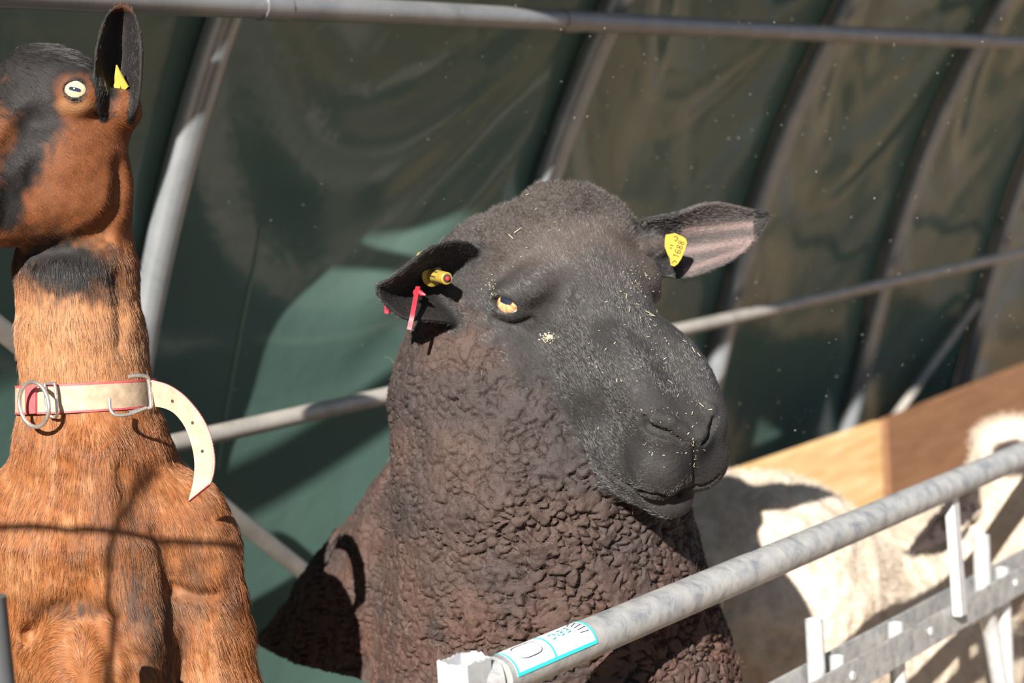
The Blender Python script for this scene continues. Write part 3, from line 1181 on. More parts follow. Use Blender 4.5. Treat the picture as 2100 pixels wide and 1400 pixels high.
# edge of the jaw against the neck, folds between chest and shoulders
groove(G, [(246, 345), (243, 420), (212, 478), (150, 508), (80, 516)], (8, 12, 13, 13, 10), 34, 2)
groove(G, [(318, 1090), (342, 1150), (352, 1210), (350, 1290), (352, 1400)], (4, 9, 14, 16, 16), 26, 2)
groove(G, [(352, 1205), (400, 1222), (440, 1218), (468, 1200)], (8, 9, 7, 3), 16, 1)
groove(G, [(250, 960), (262, 1020), (285, 1080)], (4, 7, 4), 34, 0)
groove(G, [(130, 950), (122, 1040), (150, 1110)], (4, 7, 4), 34, 0)
groove(G, [(245, 700), (250, 640), (240, 560)], (3, 6, 3), 30, 0)
gearP, gearR = goat_ear(GOAT_EAR, 5.0)
G.u(sheet(gearP, gearR), 10)
V, Q = polygonise(GOAT, (-1330, -800, -330), (-420, 1000, 1000), GOAT_H)
V = settle(GOAT, V, 2)
Nn = vnormals(V, Q)
# muscle and vein relief
V = V + Nn * (2.2 * vnoise(V / 60, 61) + 1.0 * vnoise(V / 24, 62))[:, None]
xi, yi = GO.px(V)
di = V[:, 2]
n1 = vnoise(V / 40, 63); n2 = vnoise(V / 13, 64); n3 = vnoise(V * np.array([1 / 7, 1 / 60, 1 / 7]), 65)
brown = np.array([0.185, 0.062, 0.017]); pale = np.array([0.34, 0.175, 0.082]); black = np.array([0.0095, 0.008, 0.008]); dark = np.array([0.048, 0.026, 0.017])
rgb = mixc(np.broadcast_to(brown, V.shape), pale, sstep(-0.3, 0.9, n1 * 0.5 + n3 * 0.7) * 0.5)
rgb = mixc(rgb, np.array([0.100, 0.031, 0.009]), sstep(530, 450, yi) * 0.9)  # browner head, with shade on the cheek also put into this colour
# paler neck
rgb = mixc(rgb, pale, 0.5 * sstep(560, 640, yi) * sstep(860, 760, yi))


def blob(x, y, rx, ry, soft=0.5, ang=0.0):
    c, s_ = math.cos(ang), math.sin(ang)
    u_ = ((xi - x) * c + (yi - y) * s_) / rx; v_ = (-(xi - x) * s_ + (yi - y) * c) / ry
    r_ = np.sqrt(u_ * u_ + v_ * v_) + 0.14 * n2 + 0.10 * n1
    return 1 - sstep(1 - soft, 1 + soft * 0.4, r_)


head = sstep(560, 500, yi)
dk = np.maximum.reduce([blob(78, 128, 150, 62, 0.35), blob(60, 190, 96, 60, 0.4), blob(86, 240, 56, 120, 0.5, 0.35), blob(46, 335, 50, 110, 0.5, 0.5),
                        blob(10, 425, 44, 62, 0.4), blob(222, 165, 28, 80, 0.5), blob(185, 120, 60, 30, 0.5)]) * head
dk = dk * (1 - blob(152, 200, 44, 52, 0.5))
dk = np.maximum(dk, blob(140, 545, 150, 80, 0.6, 0.2))  # black throat patch, widened to paint in the chin's shadow
ear = np.clip(1 - sheet_d(gearP, V) / 14, 0, 1) > 0.2
dk = np.where(ear, np.where((Nn[:, 2] < -0.1) & (yi > 24), 1.0, 0.6), dk)
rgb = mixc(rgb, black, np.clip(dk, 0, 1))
# dark breast hair, plus painted shade in folds, right side and leg edge
bd = np.maximum.reduce([blob(300, 1240, 80, 170, 0.8, -0.2) * 0.85, blob(325, 1370, 66, 130, 0.7) * 0.9, blob(150, 1248, 105, 26, 0.7) * 0.8,
                        blob(225, 1080, 50, 150, 0.9, -0.2) * 0.5, blob(165, 1130, 34, 60, 0.9) * 0.5, blob(250, 990, 60, 40, 0.9) * 0.3, blob(468, 1180, 26, 150, 0.8) * 0.6, blob(296, 700, 22, 110, 0.8) * 0.45, blob(392, 1190, 46, 110, 0.8) * 0.7, blob(350, 1290, 46, 130, 0.7) * 0.9, blob(300, 1100, 36, 110, 0.8, -0.5) * 0.55])
rgb = mixc(rgb, dark, np.clip(bd * (0.80 + 0.5 * n3), 0, 1))
rgb = mixc(rgb, pale, 0.6 * blob(152, 216, 44, 20, 0.7) + 0.35 * blob(40, 1180, 60, 50, 0.8))
rgb = np.clip(rgb * (1 + 0.16 * n2[:, None]), 0.004, 1)
# dark rim of the eyelids
er = np.linalg.norm(V - GEYE, axis=1)
rgb = mixc(rgb, black, sstep(35, 29, er))
GROOT = thing('goat', [*GO.world(g(200, 1390, 300)[None])[0][:2], 0.0],
              'brown goat with black face markings, upright ear and collar, neck stretched up at left', 'goat')
M['goat_skin'] = tint_mat('goat_coat', 'coat', 0.7, 0.25, 0.0, 500, 0.001)
gx, gy = GO.world(g(200, 1390, 260)[None])[0][:2]
lv, lq = stand(GO, V, Q, [(g(100, 1640, 0), 66, (gx - 0.07, gy - 0.06), 30), (g(440, 1640, 60), 66, (gx + 0.07, gy - 0.06), 30),
                          (g(150, 1560, 800), 230, (gx - 0.09, gy + 0.50), 32), (g(260, 1560, 800), 230, (gx + 0.09, gy + 0.50), 32)], (-1700, 640, -400), (0, 2800, 1900))
gb = mesh_obj('body', GO.world(np.concatenate([V, lv])), np.concatenate([Q, lq + len(V)]), M['goat_skin'], GROOT)
put_attr(gb, 'coat', np.concatenate([rgb, np.tile([0.25, 0.10, 0.035], (len(lv), 1))]))
GV, GQ, GN, GRGB, GEARM = V, Q, vnormals(V, Q), rgb, ear


# ------------------------------------------------------------------ eyes
def eyeball(space, parent, c, r, n, t, white, iris, irim, pup, ihalf, phalf, shift=(0, 0), ray_=0.35):
    n = nrm(n); t = nrm(np.asarray(t) - np.dot(t, n) * n); b_ = np.cross(n, t)
    if b_[1] < 0: b_ = -b_                       # b_ points down in the photo
    mb = MB().sphere((0, 0, 0), 1.0, 60)
    U = np.array(mb.v)
    Vd = c + r * (U[:, :1] * t + U[:, 1:2] * b_ + U[:, 2:3] * n)
    x, y = U[:, 0] - shift[0], U[:, 1] - shift[1]
    rr = np.hypot(x, y)
    front = U[:, 2] > 0
    col = np.broadcast_to(np.array(white), U.shape).copy()
    streak = 1.0 - ray_ * 0.5 + ray_ * np.sin(np.arctan2(y, x) * 23 + 3 * np.sin(np.arctan2(y, x) * 7))
    ic = np.array(iris) * streak[:, None]
    ti = sstep(ihalf, ihalf * 0.93, rr) * front
    ic = mixc(ic, np.array(irim), sstep(ihalf * 0.80, ihalf, rr))
    col = mixc(col, ic, ti)
    pr = np.maximum(np.abs(x) / phalf[0], np.abs(y) / phalf[1]) * 0.5 + 0.5 * np.hypot(x / phalf[0], y / phalf[1])
    col = mixc(col, np.array(pup), sstep(1.12, 0.92, pr) * front)
    o = mesh_obj('eye', space.world(Vd), mb.f, M['eye'], parent)
    put_attr(o, 'coat', col)
    return o


M['eye'] = tint_mat('moist_eye', 'coat', 0.06, 0.5)
M['eye'].node_tree.nodes['Principled BSDF'].inputs['Coat Weight'].default_value = 0.6
M['eye'].node_tree.nodes['Principled BSDF'].inputs['Coat Roughness'].default_value = 0.03
e_ = eyeball(GO, GROOT, GEYE, 27, GEYE_N, [1, 0.24, 0], (0.50, 0.44, 0.41), (0.46, 0.35, 0.22), (0.26, 0.17, 0.10), (0.015, 0.022, 0.035), 0.80, (0.46, 0.15), (0.10, 0.06), 0.06)
tag(e_, 'pale goat eye with a dark level slit')

# ------------------------------------------------------------------ the collar
M['strap'] = simple('cream_leather', (0.36, 0.265, 0.18), 0.7, 0, 0.22, 90, 0.001)
M['strapred'] = simple('red_trim', (0.45, 0.07, 0.08), 0.6, 0, 0.2, 120)
M['steelwire'] = galv('worn_steel', [(0.35, (0.42, 0.38, 0.34)), (0.65, (0.72, 0.70, 0.67))], 0.32, 0.85, 70)
M['hole'] = simple('dark_hole', (0.03, 0.022, 0.018), 0.9)
CC = g(177, 812, 40)
ang = np.linspace(0, 2 * math.pi, 73)[:-1]


def collar_pt(a, v, rr=0.0):
    """a = 0 right, pi/2 towards the camera; v = height over the middle of the band, in drawing units"""
    r_ = 136 + rr
    return CC + np.array([math.cos(a) * r_, v - 7 * math.cos(a), -math.sin(a) * r_])


def band(v0, v1, r0, r1, a0=0, a1=2 * math.pi, n=72):
    closed = abs(a1 - a0 - 2 * math.pi) < 1e-6
    aa = np.linspace(a0, a1, n + 1)
    V_, F_ = [], []
    for a in aa[:-1] if closed else aa:
        for (v, r_) in ((v0, r0), (v0, r1), (v1, r1), (v1, r0)): V_.append(collar_pt(a, v, r_))
    m_ = len(V_) // 4
    for i in range(m_ if closed else m_ - 1):
        j = (i + 1) % m_
        for k in range(4): F_.append((i * 4 + k, i * 4 + (k + 1) % 4, j * 4 + (k + 1) % 4, j * 4 + k))
    if not closed: F_ += [(0, 1, 2, 3), (m_ * 4 - 4, m_ * 4 - 1, m_ * 4 - 2, m_ * 4 - 3)]
    return GO.world(np.array(V_)), F_


v_, f_ = band(-25, 25, 0, 6)
collar = tag(mesh_obj('collar', v_, f_, M['strap'], GROOT, smooth=True), 'cream leather collar with red trim')
collar.data.set_sharp_from_angle(angle=math.radians(40))
mb = MB()
for v0, v1 in ((-29, -25), (25, 29)):
    mb.add(*band(v0, v1, 1, 6.5))
mb.obj('trim', M['strapred'], collar)
mb = MB().add(*band(-27, 27, 5, 12, math.radians(118), math.radians(130), 4))
mb.obj('keeper', M['strapred'], collar)


def wire(pts, r, closed=False):
    return MB().tube([GO.world(np.asarray(p)[None])[0] for p in pts], r * GO.k, 12, True, closed)


# square loop and big ring at the left of the band
lp = [g(x, y, d) for x, y, d in [(92, 786, -98), (108, 786, -108), (113, 792, -112), (117, 846, -116), (112, 855, -112), (104, 853, -110), (97, 846, -106)]]
wire(spline(lp + [lp[0]], 5)[:-1], 3.2, True).obj('ring_holder', M['steelwire'], collar)
rp = []
for k in range(40):
    a = 2 * math.pi * k / 40
    rp.append(g(70 + 30 * math.cos(a) + 4 * math.sin(a), 829 + 46 * math.sin(a), -128 - 22 * math.cos(a)))
wire(rp, 4.2, True).obj('ring', M['steelwire'], collar)
# buckle frame and tongue at the right
bp = [g(x, y, d) for x, y, d in [(264, 772, -128), (285, 770, -116), (300, 772, -104), (305, 780, -98), (310, 828, -96), (305, 837, -100), (285, 841, -116), (268, 846, -130)]]
wire(spline(bp, 6), 4.4).obj('buckle', M['steelwire'], collar)
wire(spline([g(224, 818, -142), (g(226, 838, -146)), g(236, 850, -146), g(262, 850, -136), g(300, 836, -108)], 5), 3.6).obj('buckle_tongue', M['steelwire'], collar)
# loose end of the strap, bowed out to the right
outer = [(312, 783), (345, 793), (378, 815), (408, 850), (428, 890), (437, 935), (436, 968), (430, 993)]
inner = [(314, 832), (338, 836), (360, 848), (380, 874), (393, 908), (400, 945), (398, 985), (388, 1027)]
dd = [-100, -112, -125, -135, -142, -146, -148, -150]
O_ = np.array(spline([g(x, y, d) for (x, y), d in zip(outer, dd)], 8)); I_ = np.array(spline([g(x, y, d + 16) for (x, y), d in zip(inner, dd)], 8))


def ribbon(A_, B_, th):
    n = len(A_); V_ = []
    for i in range(n):
        w_ = nrm(B_[i] - A_[i]); t_ = nrm(A_[min(i + 1, n - 1)] - A_[max(i - 1, 0)]); nn = nrm(np.cross(w_, t_)) * th
        V_ += [A_[i] - nn, A_[i] + nn, B_[i] + nn, B_[i] - nn]
    F_ = []
    for i in range(n - 1):
        for k in range(4): F_.append((i * 4 + k, i * 4 + (k + 1) % 4, i * 4 + 4 + (k + 1) % 4, i * 4 + 4 + k))
    F_ += [(0, 1, 2, 3), (n * 4 - 4, n * 4 - 1, n * 4 - 2, n * 4 - 3)]
    return GO.world(np.array(V_)), F_


st = mesh_obj('strap_end', *ribbon(O_, I_, 2.6), M['strap'], collar); st.data.set_sharp_from_angle(angle=math.radians(40))
W_ = I_ - O_
mb = MB()
# pinked edge: a row of small teeth along the outer side
for i in range(0, len(O_) - 1):
    for h in (0.0, 0.5):
        q = O_[i] * (1 - h) + O_[i + 1] * h; t_ = nrm(O_[i + 1] - O_[i]); w_ = nrm(W_[i])
        tri = [q - t_ * 2.6, q + t_ * 2.6, q - w_ * 4.5]
        nn = nrm(np.cross(w_, t_)) * 1.6
        mb.add(GO.world(np.array([p_ + s_ * nn for s_ in (-1, 1) for p_ in tri])), [(0, 1, 2), (3, 5, 4), (0, 3, 4, 1), (1, 4, 5, 2), (2, 5, 3, 0)])
mb.obj('pinked_edge', simple('faded_pink_edge', (0.62, 0.30, 0.25), 0.8), collar, smooth=False)
e = len(O_) - 1
mb = MB(); mb.add(*ribbon(np.array([O_[e] + W_[e] * 0.0 - (O_[e - 1] - O_[e]) * -0.4, O_[e] + (O_[e] - O_[e - 1]) * 0.7]), np.array([I_[e], I_[e] + (O_[e] - O_[e - 1]) * 0.5]), 3.2))
mb.obj('strap_tip', M['strapred'], collar)
for (x, y, d) in [(352, 820, -120), (392, 868, -139), (411, 925, -147)]:
    c_ = g(x, y, d)
    i = int(np.argmin(np.linalg.norm((O_ + I_) / 2 - c_, axis=1)))
    nn = nrm(np.cross(nrm(W_[i]), nrm(O_[min(i + 1, e)] - O_[i - 1]))); nn = nn * (-1 if nn[2] > 0 else 1)
    q = (O_[i] + I_[i]) / 2 + nn * 2.2
    mbh = MB().tube([GO.world(q[None])[0], GO.world((q + nn * 1.0)[None])[0]], 3.4 * GO.k, 12)
    mbh.obj('punched_hole', M['hole'], collar)
# ear tag, pinned inside the ear
M['tagyellow'] = simple('yellow_plastic', (0.46, 0.32, 0.05), 0.5, 0, 0.08, 60)
tp = np.array([g(239, 133, -44), g(247, 150, -44), g(263, 178, -38), g(252, 190, -24), g(236, 172, -26), g(236, 158, -36)])
nn = nrm(np.cross(tp[2] - tp[0], tp[4] - tp[0])) * 2.0
mb = MB().add(GO.world(np.concatenate([tp - nn, tp + nn])), [tuple(range(6)), tuple(range(11, 5, -1))] + [(i, (i + 1) % 6, (i + 1) % 6 + 6, i + 6) for i in range(6)])
tag(mb.obj('ear_tag', M['tagyellow'], GROOT, smooth=False), 'yellow plastic ear tag')
MB().tube([GO.world(g(240, 176, -34)[None])[0], GO.world(g(246, 170, -10)[None])[0]], 7 * GO.k, 14).obj('tag_pin', M['tagyellow'], GROOT)
# ------------------------------------------------------------------ the barrier in front
BZ = lambda x: 1.46 * 2500.0 / (3600.0 - x)
ra, rb = P(1016, 1390, BZ(1016)), P(2100, 931, BZ(2100))
RD = nrm(rb - ra)
VUP = nrm(np.array([0, 0, 1.0]) - RD * RD[2])
HSIDE = nrm(np.cross(RD, VUP))
if HSIDE.dot(CAM - ra) < 0: HSIDE = -HSIDE          # towards the photographer
rend = ra + RD * (np.linalg.norm(rb - ra) * 1.12)
BR = thing('barrier', [*ra[:2], 0], 'galvanised feeding barrier with round top rail and sticker, black sheep head above it', 'barrier')
RR = 0.0179
n = 60
MB().tube([ra + (rend - ra) * k / n for k in range(n + 1)], RR, 40).obj('top_rail', M['galv'], BR)
rail = [c for c in BR.children][0]
# square corner post, open at the top
PW, PT = 0.0158, 0.0022
pc = P(951, 1352, BZ(985)) + HSIDE * 0.0
pd = nrm([RD[0], RD[1], 0]); ps = nrm(np.cross([0, 0, 1], pd))
V_, F_ = [], []
rg = np.random.default_rng(3)
for z, jag in ((0.0, 0), (pc[2], 1)):
    for h in (PW, PW - PT):
        m_ = 10
        for s4 in range(4):
            c0 = [(-1, -1), (1, -1), (1, 1), (-1, 1)][s4]; c1 = [(-1, -1), (1, -1), (1, 1), (-1, 1)][(s4 + 1) % 4]
            for k in range(m_):
                t = k / m_
                u_, v_ = c0[0] * (1 - t) + c1[0] * t, c0[1] * (1 - t) + c1[1] * t
                zz = z + (rg.normal(0, 0.0008) + (0.003 if s4 == 1 and 0.2 < t < 0.7 else 0)) * jag
                q = np.array([pc[0], pc[1], 0]) + pd * u_ * h + ps * v_ * h
                V_.append([q[0], q[1], zz])
m_ = 40
for i in range(m_):
    j = (i + 1) % m_
    F_ += [(i, j, 2 * m_ + j, 2 * m_ + i), (m_ + j, m_ + i, 3 * m_ + i, 3 * m_ + j), (2 * m_ + i, 2 * m_ + j, 3 * m_ + j, 3 * m_ + i)]
M['post'] = galv('zinc_coated_post', [(0.3, (0.33, 0.35, 0.37)), (0.6, (0.44, 0.45, 0.46))], 0.42, 0.3, 60)
o = mesh_obj('corner_post', V_, F_, M['post'], BR, smooth=False)
# weld piece between post and rail
MB().tube([np.array([pc[0], pc[1], ra[2]]) + RD * PW * 0.8, ra + RD * 0.004], RR * 0.9, 24).obj('weld_collar', M['galv'], BR)

# sticker wrapped round the upper side of the rail
def rail_pt(s, a, r=RR + 0.0003):
    """s metres along the rail; a angle from the upright, positive towards the photographer"""
    return ra + RD * s + (VUP * math.cos(a) + HSIDE * math.sin(a)) * r


def wrap(s0, s1, a0, a1, r=RR + 0.0003, n=10, m=18, th=0.0002):
    V_, F_ = [], []
    for k in range(2):
        for i in range(n + 1):
            for j in range(m + 1):
                V_.append(rail_pt(s0 + (s1 - s0) * i / n, a0 + (a1 - a0) * j / m, r + th * k))
    w_ = (n + 1) * (m + 1)
    for i in range(n):
        for j in range(m):
            q = [i * (m + 1) + j, (i + 1) * (m + 1) + j, (i + 1) * (m + 1) + j + 1, i * (m + 1) + j + 1]
            F_ += [tuple(q[::-1]), tuple(w_ + e for e in q)]
    return V_, F_


def s_of(px):
    """metres along the rail where it crosses photo column px"""
    c = R.T @ (ra - CAM); d = R.T @ RD; r_ = (px - 1050) / FPX
    return (-r_ * c[2] - c[0]) / (d[0] + r_ * d[2])


M['stick_white'] = simple('white_sticker', (0.85, 0.86, 0.86), 0.35, 0, 0.02)
M['stick_teal'] = simple('turquoise_print', (0.03, 0.56, 0.56), 0.35, 0, 0.05)
M['ink'] = simple('dark_ink', (0.02, 0.015, 0.05), 0.6)
M['letter'] = simple('teal_lettering', (0.008, 0.22, 0.23), 0.5)
s0, s1, sm_ = s_of(1026), s_of(1190), s_of(1106)
A0, A1 = math.radians(-45), math.radians(86)
st = mesh_obj('sticker', *wrap(s0, s1, A0, A1), M['stick_white'], rail)
tag(st, 'white sticker with turquoise border')
mb = MB(); e = 0.0026; rs = RR + 0.0007
mb.add(*wrap(s0, s1, A1 - 0.17, A1, rs)); mb.add(*wrap(s0, s1, A0, A0 + 0.17, rs))
mb.add(*wrap(s0, s0 + e, A0, A1, rs)); mb.add(*wrap(s1 - e, s1, A0, A1, rs)); mb.add(*wrap(sm_ - e / 2, sm_ + e / 2, A0, A1, rs))
mb.obj('printed_border', M['stick_teal'], st)


def stroke(pts, wd, mat, name, parent, r=RR + 0.0012):
    """a line printed on the rail through (s, a) points"""
    V_, F_ = [], []
    P2 = [np.array([s, a * RR]) for s, a in pts]
    Q2 = []
    for p_, q_ in zip(P2[:-1], P2[1:]):
        k_ = max(1, int(np.linalg.norm(q_ - p_) / 0.0007))
        Q2 += [p_ + (q_ - p_) * i / k_ for i in range(k_)]
    P2 = Q2 + [P2[-1]]
    for i, p_ in enumerate(P2):
        t = P2[min(i + 1, len(P2) - 1)] - P2[max(i - 1, 0)]; t = t / max(np.linalg.norm(t), 1e-9)
        n_ = np.array([-t[1], t[0]]) * wd / 2
        for q in (p_ - n_, p_ + n_): V_.append(rail_pt(q[0], q[1] / RR, r))
    for i in range(len(P2) - 1): F_.append((2 * i, 2 * i + 1, 2 * i + 3, 2 * i + 2))
    return V_, F_


# the rounded plate with its small pointer, left field
LS = sm_ - s0
ov = []
for k in range(41):
    a = 2 * math.pi * k / 40
    cx, cy = math.cos(a), math.sin(a)
    ov.append((s0 + LS * (0.50 + 0.30 * np.sign(cx) * abs(cx) ** 0.6), math.radians(25) + math.radians(25) * np.sign(cy) * abs(cy) ** 0.6))
mb = MB(); mb.add(*stroke(ov, 0.0009, None, '', None))
mb.add(*stroke([(s0 + LS * 0.40, math.radians(10)), (s0 + LS * 0.50, math.radians(34))], 0.0007, None, '', None))
for q in [(0.70, 36), (0.74, 24), (0.58, 46), (0.60, 4)]:
    mb.add(*stroke([(s0 + LS * q[0], math.radians(q[1])), (s0 + LS * (q[0] + 0.025), math.radians(q[1] + 5))], 0.0006, None, '', None))
mb.obj('printed_drawing', M['ink'], st, smooth=False)
# fan of lines, right field
RS = s1 - sm_
mb = MB()
fan = [(0.84, -12), (0.88, 1), (0.90, 15), (0.915, 29), (0.91, 44)]
org_ = (0.25, 36)
for u_, a_ in fan:
    mb.add(*stroke([(sm_ + RS * (org_[0] + (u_ - org_[0]) * t), math.radians(org_[1] + (a_ - org_[1]) * t)) for t in np.linspace(0.70, 1, 6)], 0.0007, None, '', None))
mb.add(*stroke([(sm_ + RS * u_, math.radians(a_)) for u_, a_ in fan], 0.0008, None, '', None))
mb.obj('printed_fan', M['ink'], st, smooth=False)
# lettering seen upside down from the far side: EIENO
GL = {'E': [[(1, 0), (0, 0), (0, 1), (1, 1)], [(0, .5), (.8, .5)]], 'I': [[(.5, 0), (.5, 1)]], 'N': [[(0, 1), (0, 0), (1, 1), (1, 0)]],
      'O': [[(0.1, 0), (.9, 0), (1, .2), (1, .8), (.9, 1), (.1, 1), (0, .8), (0, .2), (.1, 0)]],
      '1': [[(.2, .25), (.55, 0), (.55, 1)]], '6': [[(.9, .1), (.5, 0), (.1, .3), (0, .7), (.3, 1), (.8, .95), (1, .7), (.8, .5), (.4, .5), (.05, .65)]],
      '8': [[(.5, .48), (.1, .3), (.2, .05), (.5, 0), (.8, .05), (.9, .3), (.5, .48), (.05, .72), (.2, .97), (.5, 1), (.8, .97), (.95, .72), (.5, .48)]]}
mb = MB()
x = 0.0
for ch in 'EIENO':
    wch = 0.5 if ch == 'I' else 1.0
    for pl in GL[ch]:
        q = []
        for (u_, v_) in pl:
            s_ = sm_ + RS * (0.60 - (x + u_ * wch) * 0.080)
            a_ = math.radians(26 - v_ * 20 + (x + u_) * 0.6)
            q.append((s_ + (v_ - 0.5) * 0.0012, a_))
        mb.add(*stroke(q, 0.0010, None, '', None))
    x += wch * 1.35
mb.obj('printed_lettering', M['letter'], st, smooth=False)

# lower pair of flat bars with the locking pins between them
fa, fb = P(1854, 1326, BZ(1854)), P(2100, 1186, BZ(2100))
FD = nrm(fb - fa)
FUP = nrm(np.array([0, 0, 1.0]) - FD * FD[2]); FS = nrm(np.cross(FD, FUP))
if FS.dot(CAM - fa) < 0: FS = -FS
L0, L1 = -0.31, np.linalg.norm(fb - fa) + 0.13
gap = 0.040
for off, nm in ((0, 'front'), (gap, 'rear')):
    c = fa + FD * (L0 + L1) / 2 - FS * off
    MB().box(c, [FD, FS, FUP], [(L1 - L0) / 2, 0.0022, 0.0190], 0.0008).obj('flat_bar', M['galv'], BR)


def f_at(px, off, dz):
    c = R.T @ (fa - FS * off - CAM); d = R.T @ FD; r_ = (px - 1050) / FPX
    s = (-r_ * c[2] - c[0]) / (d[0] + r_ * d[2])
    return fa - FS * off + FD * s + FUP * dz


def f_top(px, py, off):
    """height over the bar for the point straight above it that is seen at (px, py)"""
    best = None
    for dz in np.arange(-0.2, 0.2, 0.001):
        q = R.T @ (f_at(px, off, 0) + np.array([0, 0, dz]) - CAM)
        y = 700 - q[1] / -q[2] * FPX
        if best is None or abs(y - py) < best[0]: best = (abs(y - py), dz)
    return best[1]


def pin(px, ytop, r, down=0.30, bend=None):
    b0 = f_at(px, gap / 2, 0)
    dz = f_top(px, ytop, gap / 2)
    top = b0 + np.array([0, 0, dz])
    pts = [b0 - np.array([0, 0, down]), top]
    if bend: pts = spline([b0 + np.array([0, 0, -down]) + FD * bend, b0 + np.array([0, 0, -down * 0.55]) + FD * bend * 0.8, b0 + np.array([0, 0, -0.07]) + FD * bend * 0.25, b0 - np.array([0, 0, 0.02]), top], 6)
    # open tube: outer and inner skin
    mb = MB().tube(pts, r, 24, cap=False)
    mb.tube([p_ for p_ in pts[::-1]], r * 0.78, 24, cap=False)
    a, b_ = len(pts) * 24 - 24, len(pts) * 24
    return mb


# upright tubes of the feeding gates
pin(1676, 1270, 0.0105, 0.5).obj('lock_tube', M['galv_bright'], BR)
pin(1718, 1347, 0.0090, 0.5).obj('lock_tube', M['galv_bright'], BR)
pin(1838, 1279, 0.0098, 0.5).obj('lock_tube', M['galv_bright'], BR)
pin(2017, 1098, 0.0115, 0.5, 0.10).obj('lock_tube', M['galv_bright'], BR)
pin(2056, 1166, 0.0105, 0.5).obj('lock_tube', M['galv_bright'], BR)
for px in (1745, 1905, 2080):
    q = f_at(px, 0, 0.002)
    MB().tube([q + FS * 0.0015, q + FS * 0.0045], 0.0055, 12).obj('rivet', M['galv_bright'], BR)
# flat link from the rail down over the front bar
tb = P(1951, 1016, BZ(1951) + 0.004); bt = P(1969, 1262, BZ(1960) - 0.016)
dv = nrm(bt - tb); lw = nrm(np.cross(dv, FS)); ln = nrm(np.cross(lw, dv))
MB().box((tb + bt) / 2, [lw, ln, dv], [0.0105, 0.0060, np.linalg.norm(bt - tb) / 2], 0.001).obj('link_strap', M['galv_bright'], BR)
# lower rail and foot so that the barrier stands
MB().tube([np.array([ra[0], ra[1], 0.12]), np.array([rend[0], rend[1], 0.12])], RR, 20).obj('bottom_rail', M['galv'], BR)
MB().tube([rend - np.array([0, 0, rend[2]]), rend], RR, 20).obj('end_post', M['galv'], BR)

# dark upright tube at the left edge of the picture
q = P(-22, 1225, 1.30)
MB().tube([[q[0], q[1], 0], q], 0.0125, 20).obj('gate_post', simple('dark_painted_steel', (0.07, 0.075, 0.08), 0.5))
tag(bpy.data.objects['gate_post'], 'dull grey upright tube at the bottom left edge beside the goat leg', 'post')
se = eyeball(SH, SROOT, EYE, 33, EYE_N, EYE_T, (0.62, 0.50, 0.45), (0.66, 0.36, 0.16), (0.30, 0.11, 0.04), (0.012, 0.016, 0.03), 0.86, (0.46, 0.24), (0.0, -0.30))
tag(se, 'amber sheep eye with a dark pupil')
tag(eyeball(SH, SROOT, EYE2, 33, 0.86 * HL + 0.30 * HU + 0.36 * HF, HF, (0.62, 0.50, 0.45), (0.66, 0.36, 0.16), (0.30, 0.11, 0.04), (0.012, 0.016, 0.03), 0.86, (0.46, 0.24), (0.0, -0.30)), 'amber sheep eye with a dark pupil')

# ------------------------------------------------------------------ ear tags of the black sheep
s_ = SH.pt


def plate(space, pts, th, name, mat, parent):
    """flat plate with a soft outline through the (x, y, d) points"""
    q = np.array([space.pt(*p_) for p_ in pts])
    nn = nrm(np.cross(q[len(q) // 3] - q[0], q[2 * len(q) // 3] - q[0])) * th
    n = len(q)
    mb = MB().add(space.world(np.concatenate([q - nn, q + nn])), [tuple(range(n)), tuple(range(2 * n - 1, n - 1, -1))] + [(i, (i + 1) % n, (i + 1) % n + n, i + n) for i in range(n)])
    return mb.obj(name, mat, parent, smooth=False)


def tagd(x, y): return 108 + 0.55 * (x - 1385) + 0.10 * (y - 510)


M['tagink'] = simple('tag_ink', (0.10, 0.085, 0.02), 0.6)
o = [(1366, 481), (1384, 478), (1400, 485), (1406, 490), (1408, 498), (1403, 514), (1396, 531), (1389, 541), (1382, 546), (1376, 544), (1374, 531), (1369, 521), (1364, 507), (1364, 494)]
et = tag(plate(SH, [(x, y, tagd(x, y)) for x, y in o], 1.6, 'ear_tag', M['tagyellow'], SROOT), 'yellow ear tag numbered 1688')


def tag_strokes(lines, wd):
    mb = MB()
    for pl in lines:
        for (x0, y0), (x1, y1) in zip(pl[:-1], pl[1:]):
            t_ = nrm([x1 - x0, y1 - y0]); nx, ny = -t_[1] * wd / 2, t_[0] * wd / 2
            c4 = [(x0 + nx, y0 + ny), (x0 - nx, y0 - ny), (x1 - nx, y1 - ny), (x1 + nx, y1 + ny)]
            mb.add(SH.world(np.array([s_(x, y, tagd(x, y) - 2.2) for x, y in c4])), [(0, 1, 2, 3)])
    return mb


adv = nrm([13.5, -33]); dwn = np.array([-adv[1], adv[0]])     # reading direction and the way the feet of the digits point
ln = []
for i, ch in enumerate('1688'):
    for pl in GL[ch]:
        ln.append([tuple(np.array([1379.5, 525.0]) + adv * (i * 9.4 + u_ * 7.0) + dwn * (v_ * 12.0)) for u_, v_ in pl])
tag_strokes(ln, 1.7).obj('number', M['tagink'], et, smooth=False)
tag_strokes([[(1382, 486), (1386, 484), (1390, 488), (1387, 494), (1383, 493)], [(1374, 502), (1381, 504)], [(1373, 508), (1379, 509)], [(1378, 540), (1383, 534), (1388, 538)]], 2.0).obj('small_print', M['tagink'], et, smooth=False)

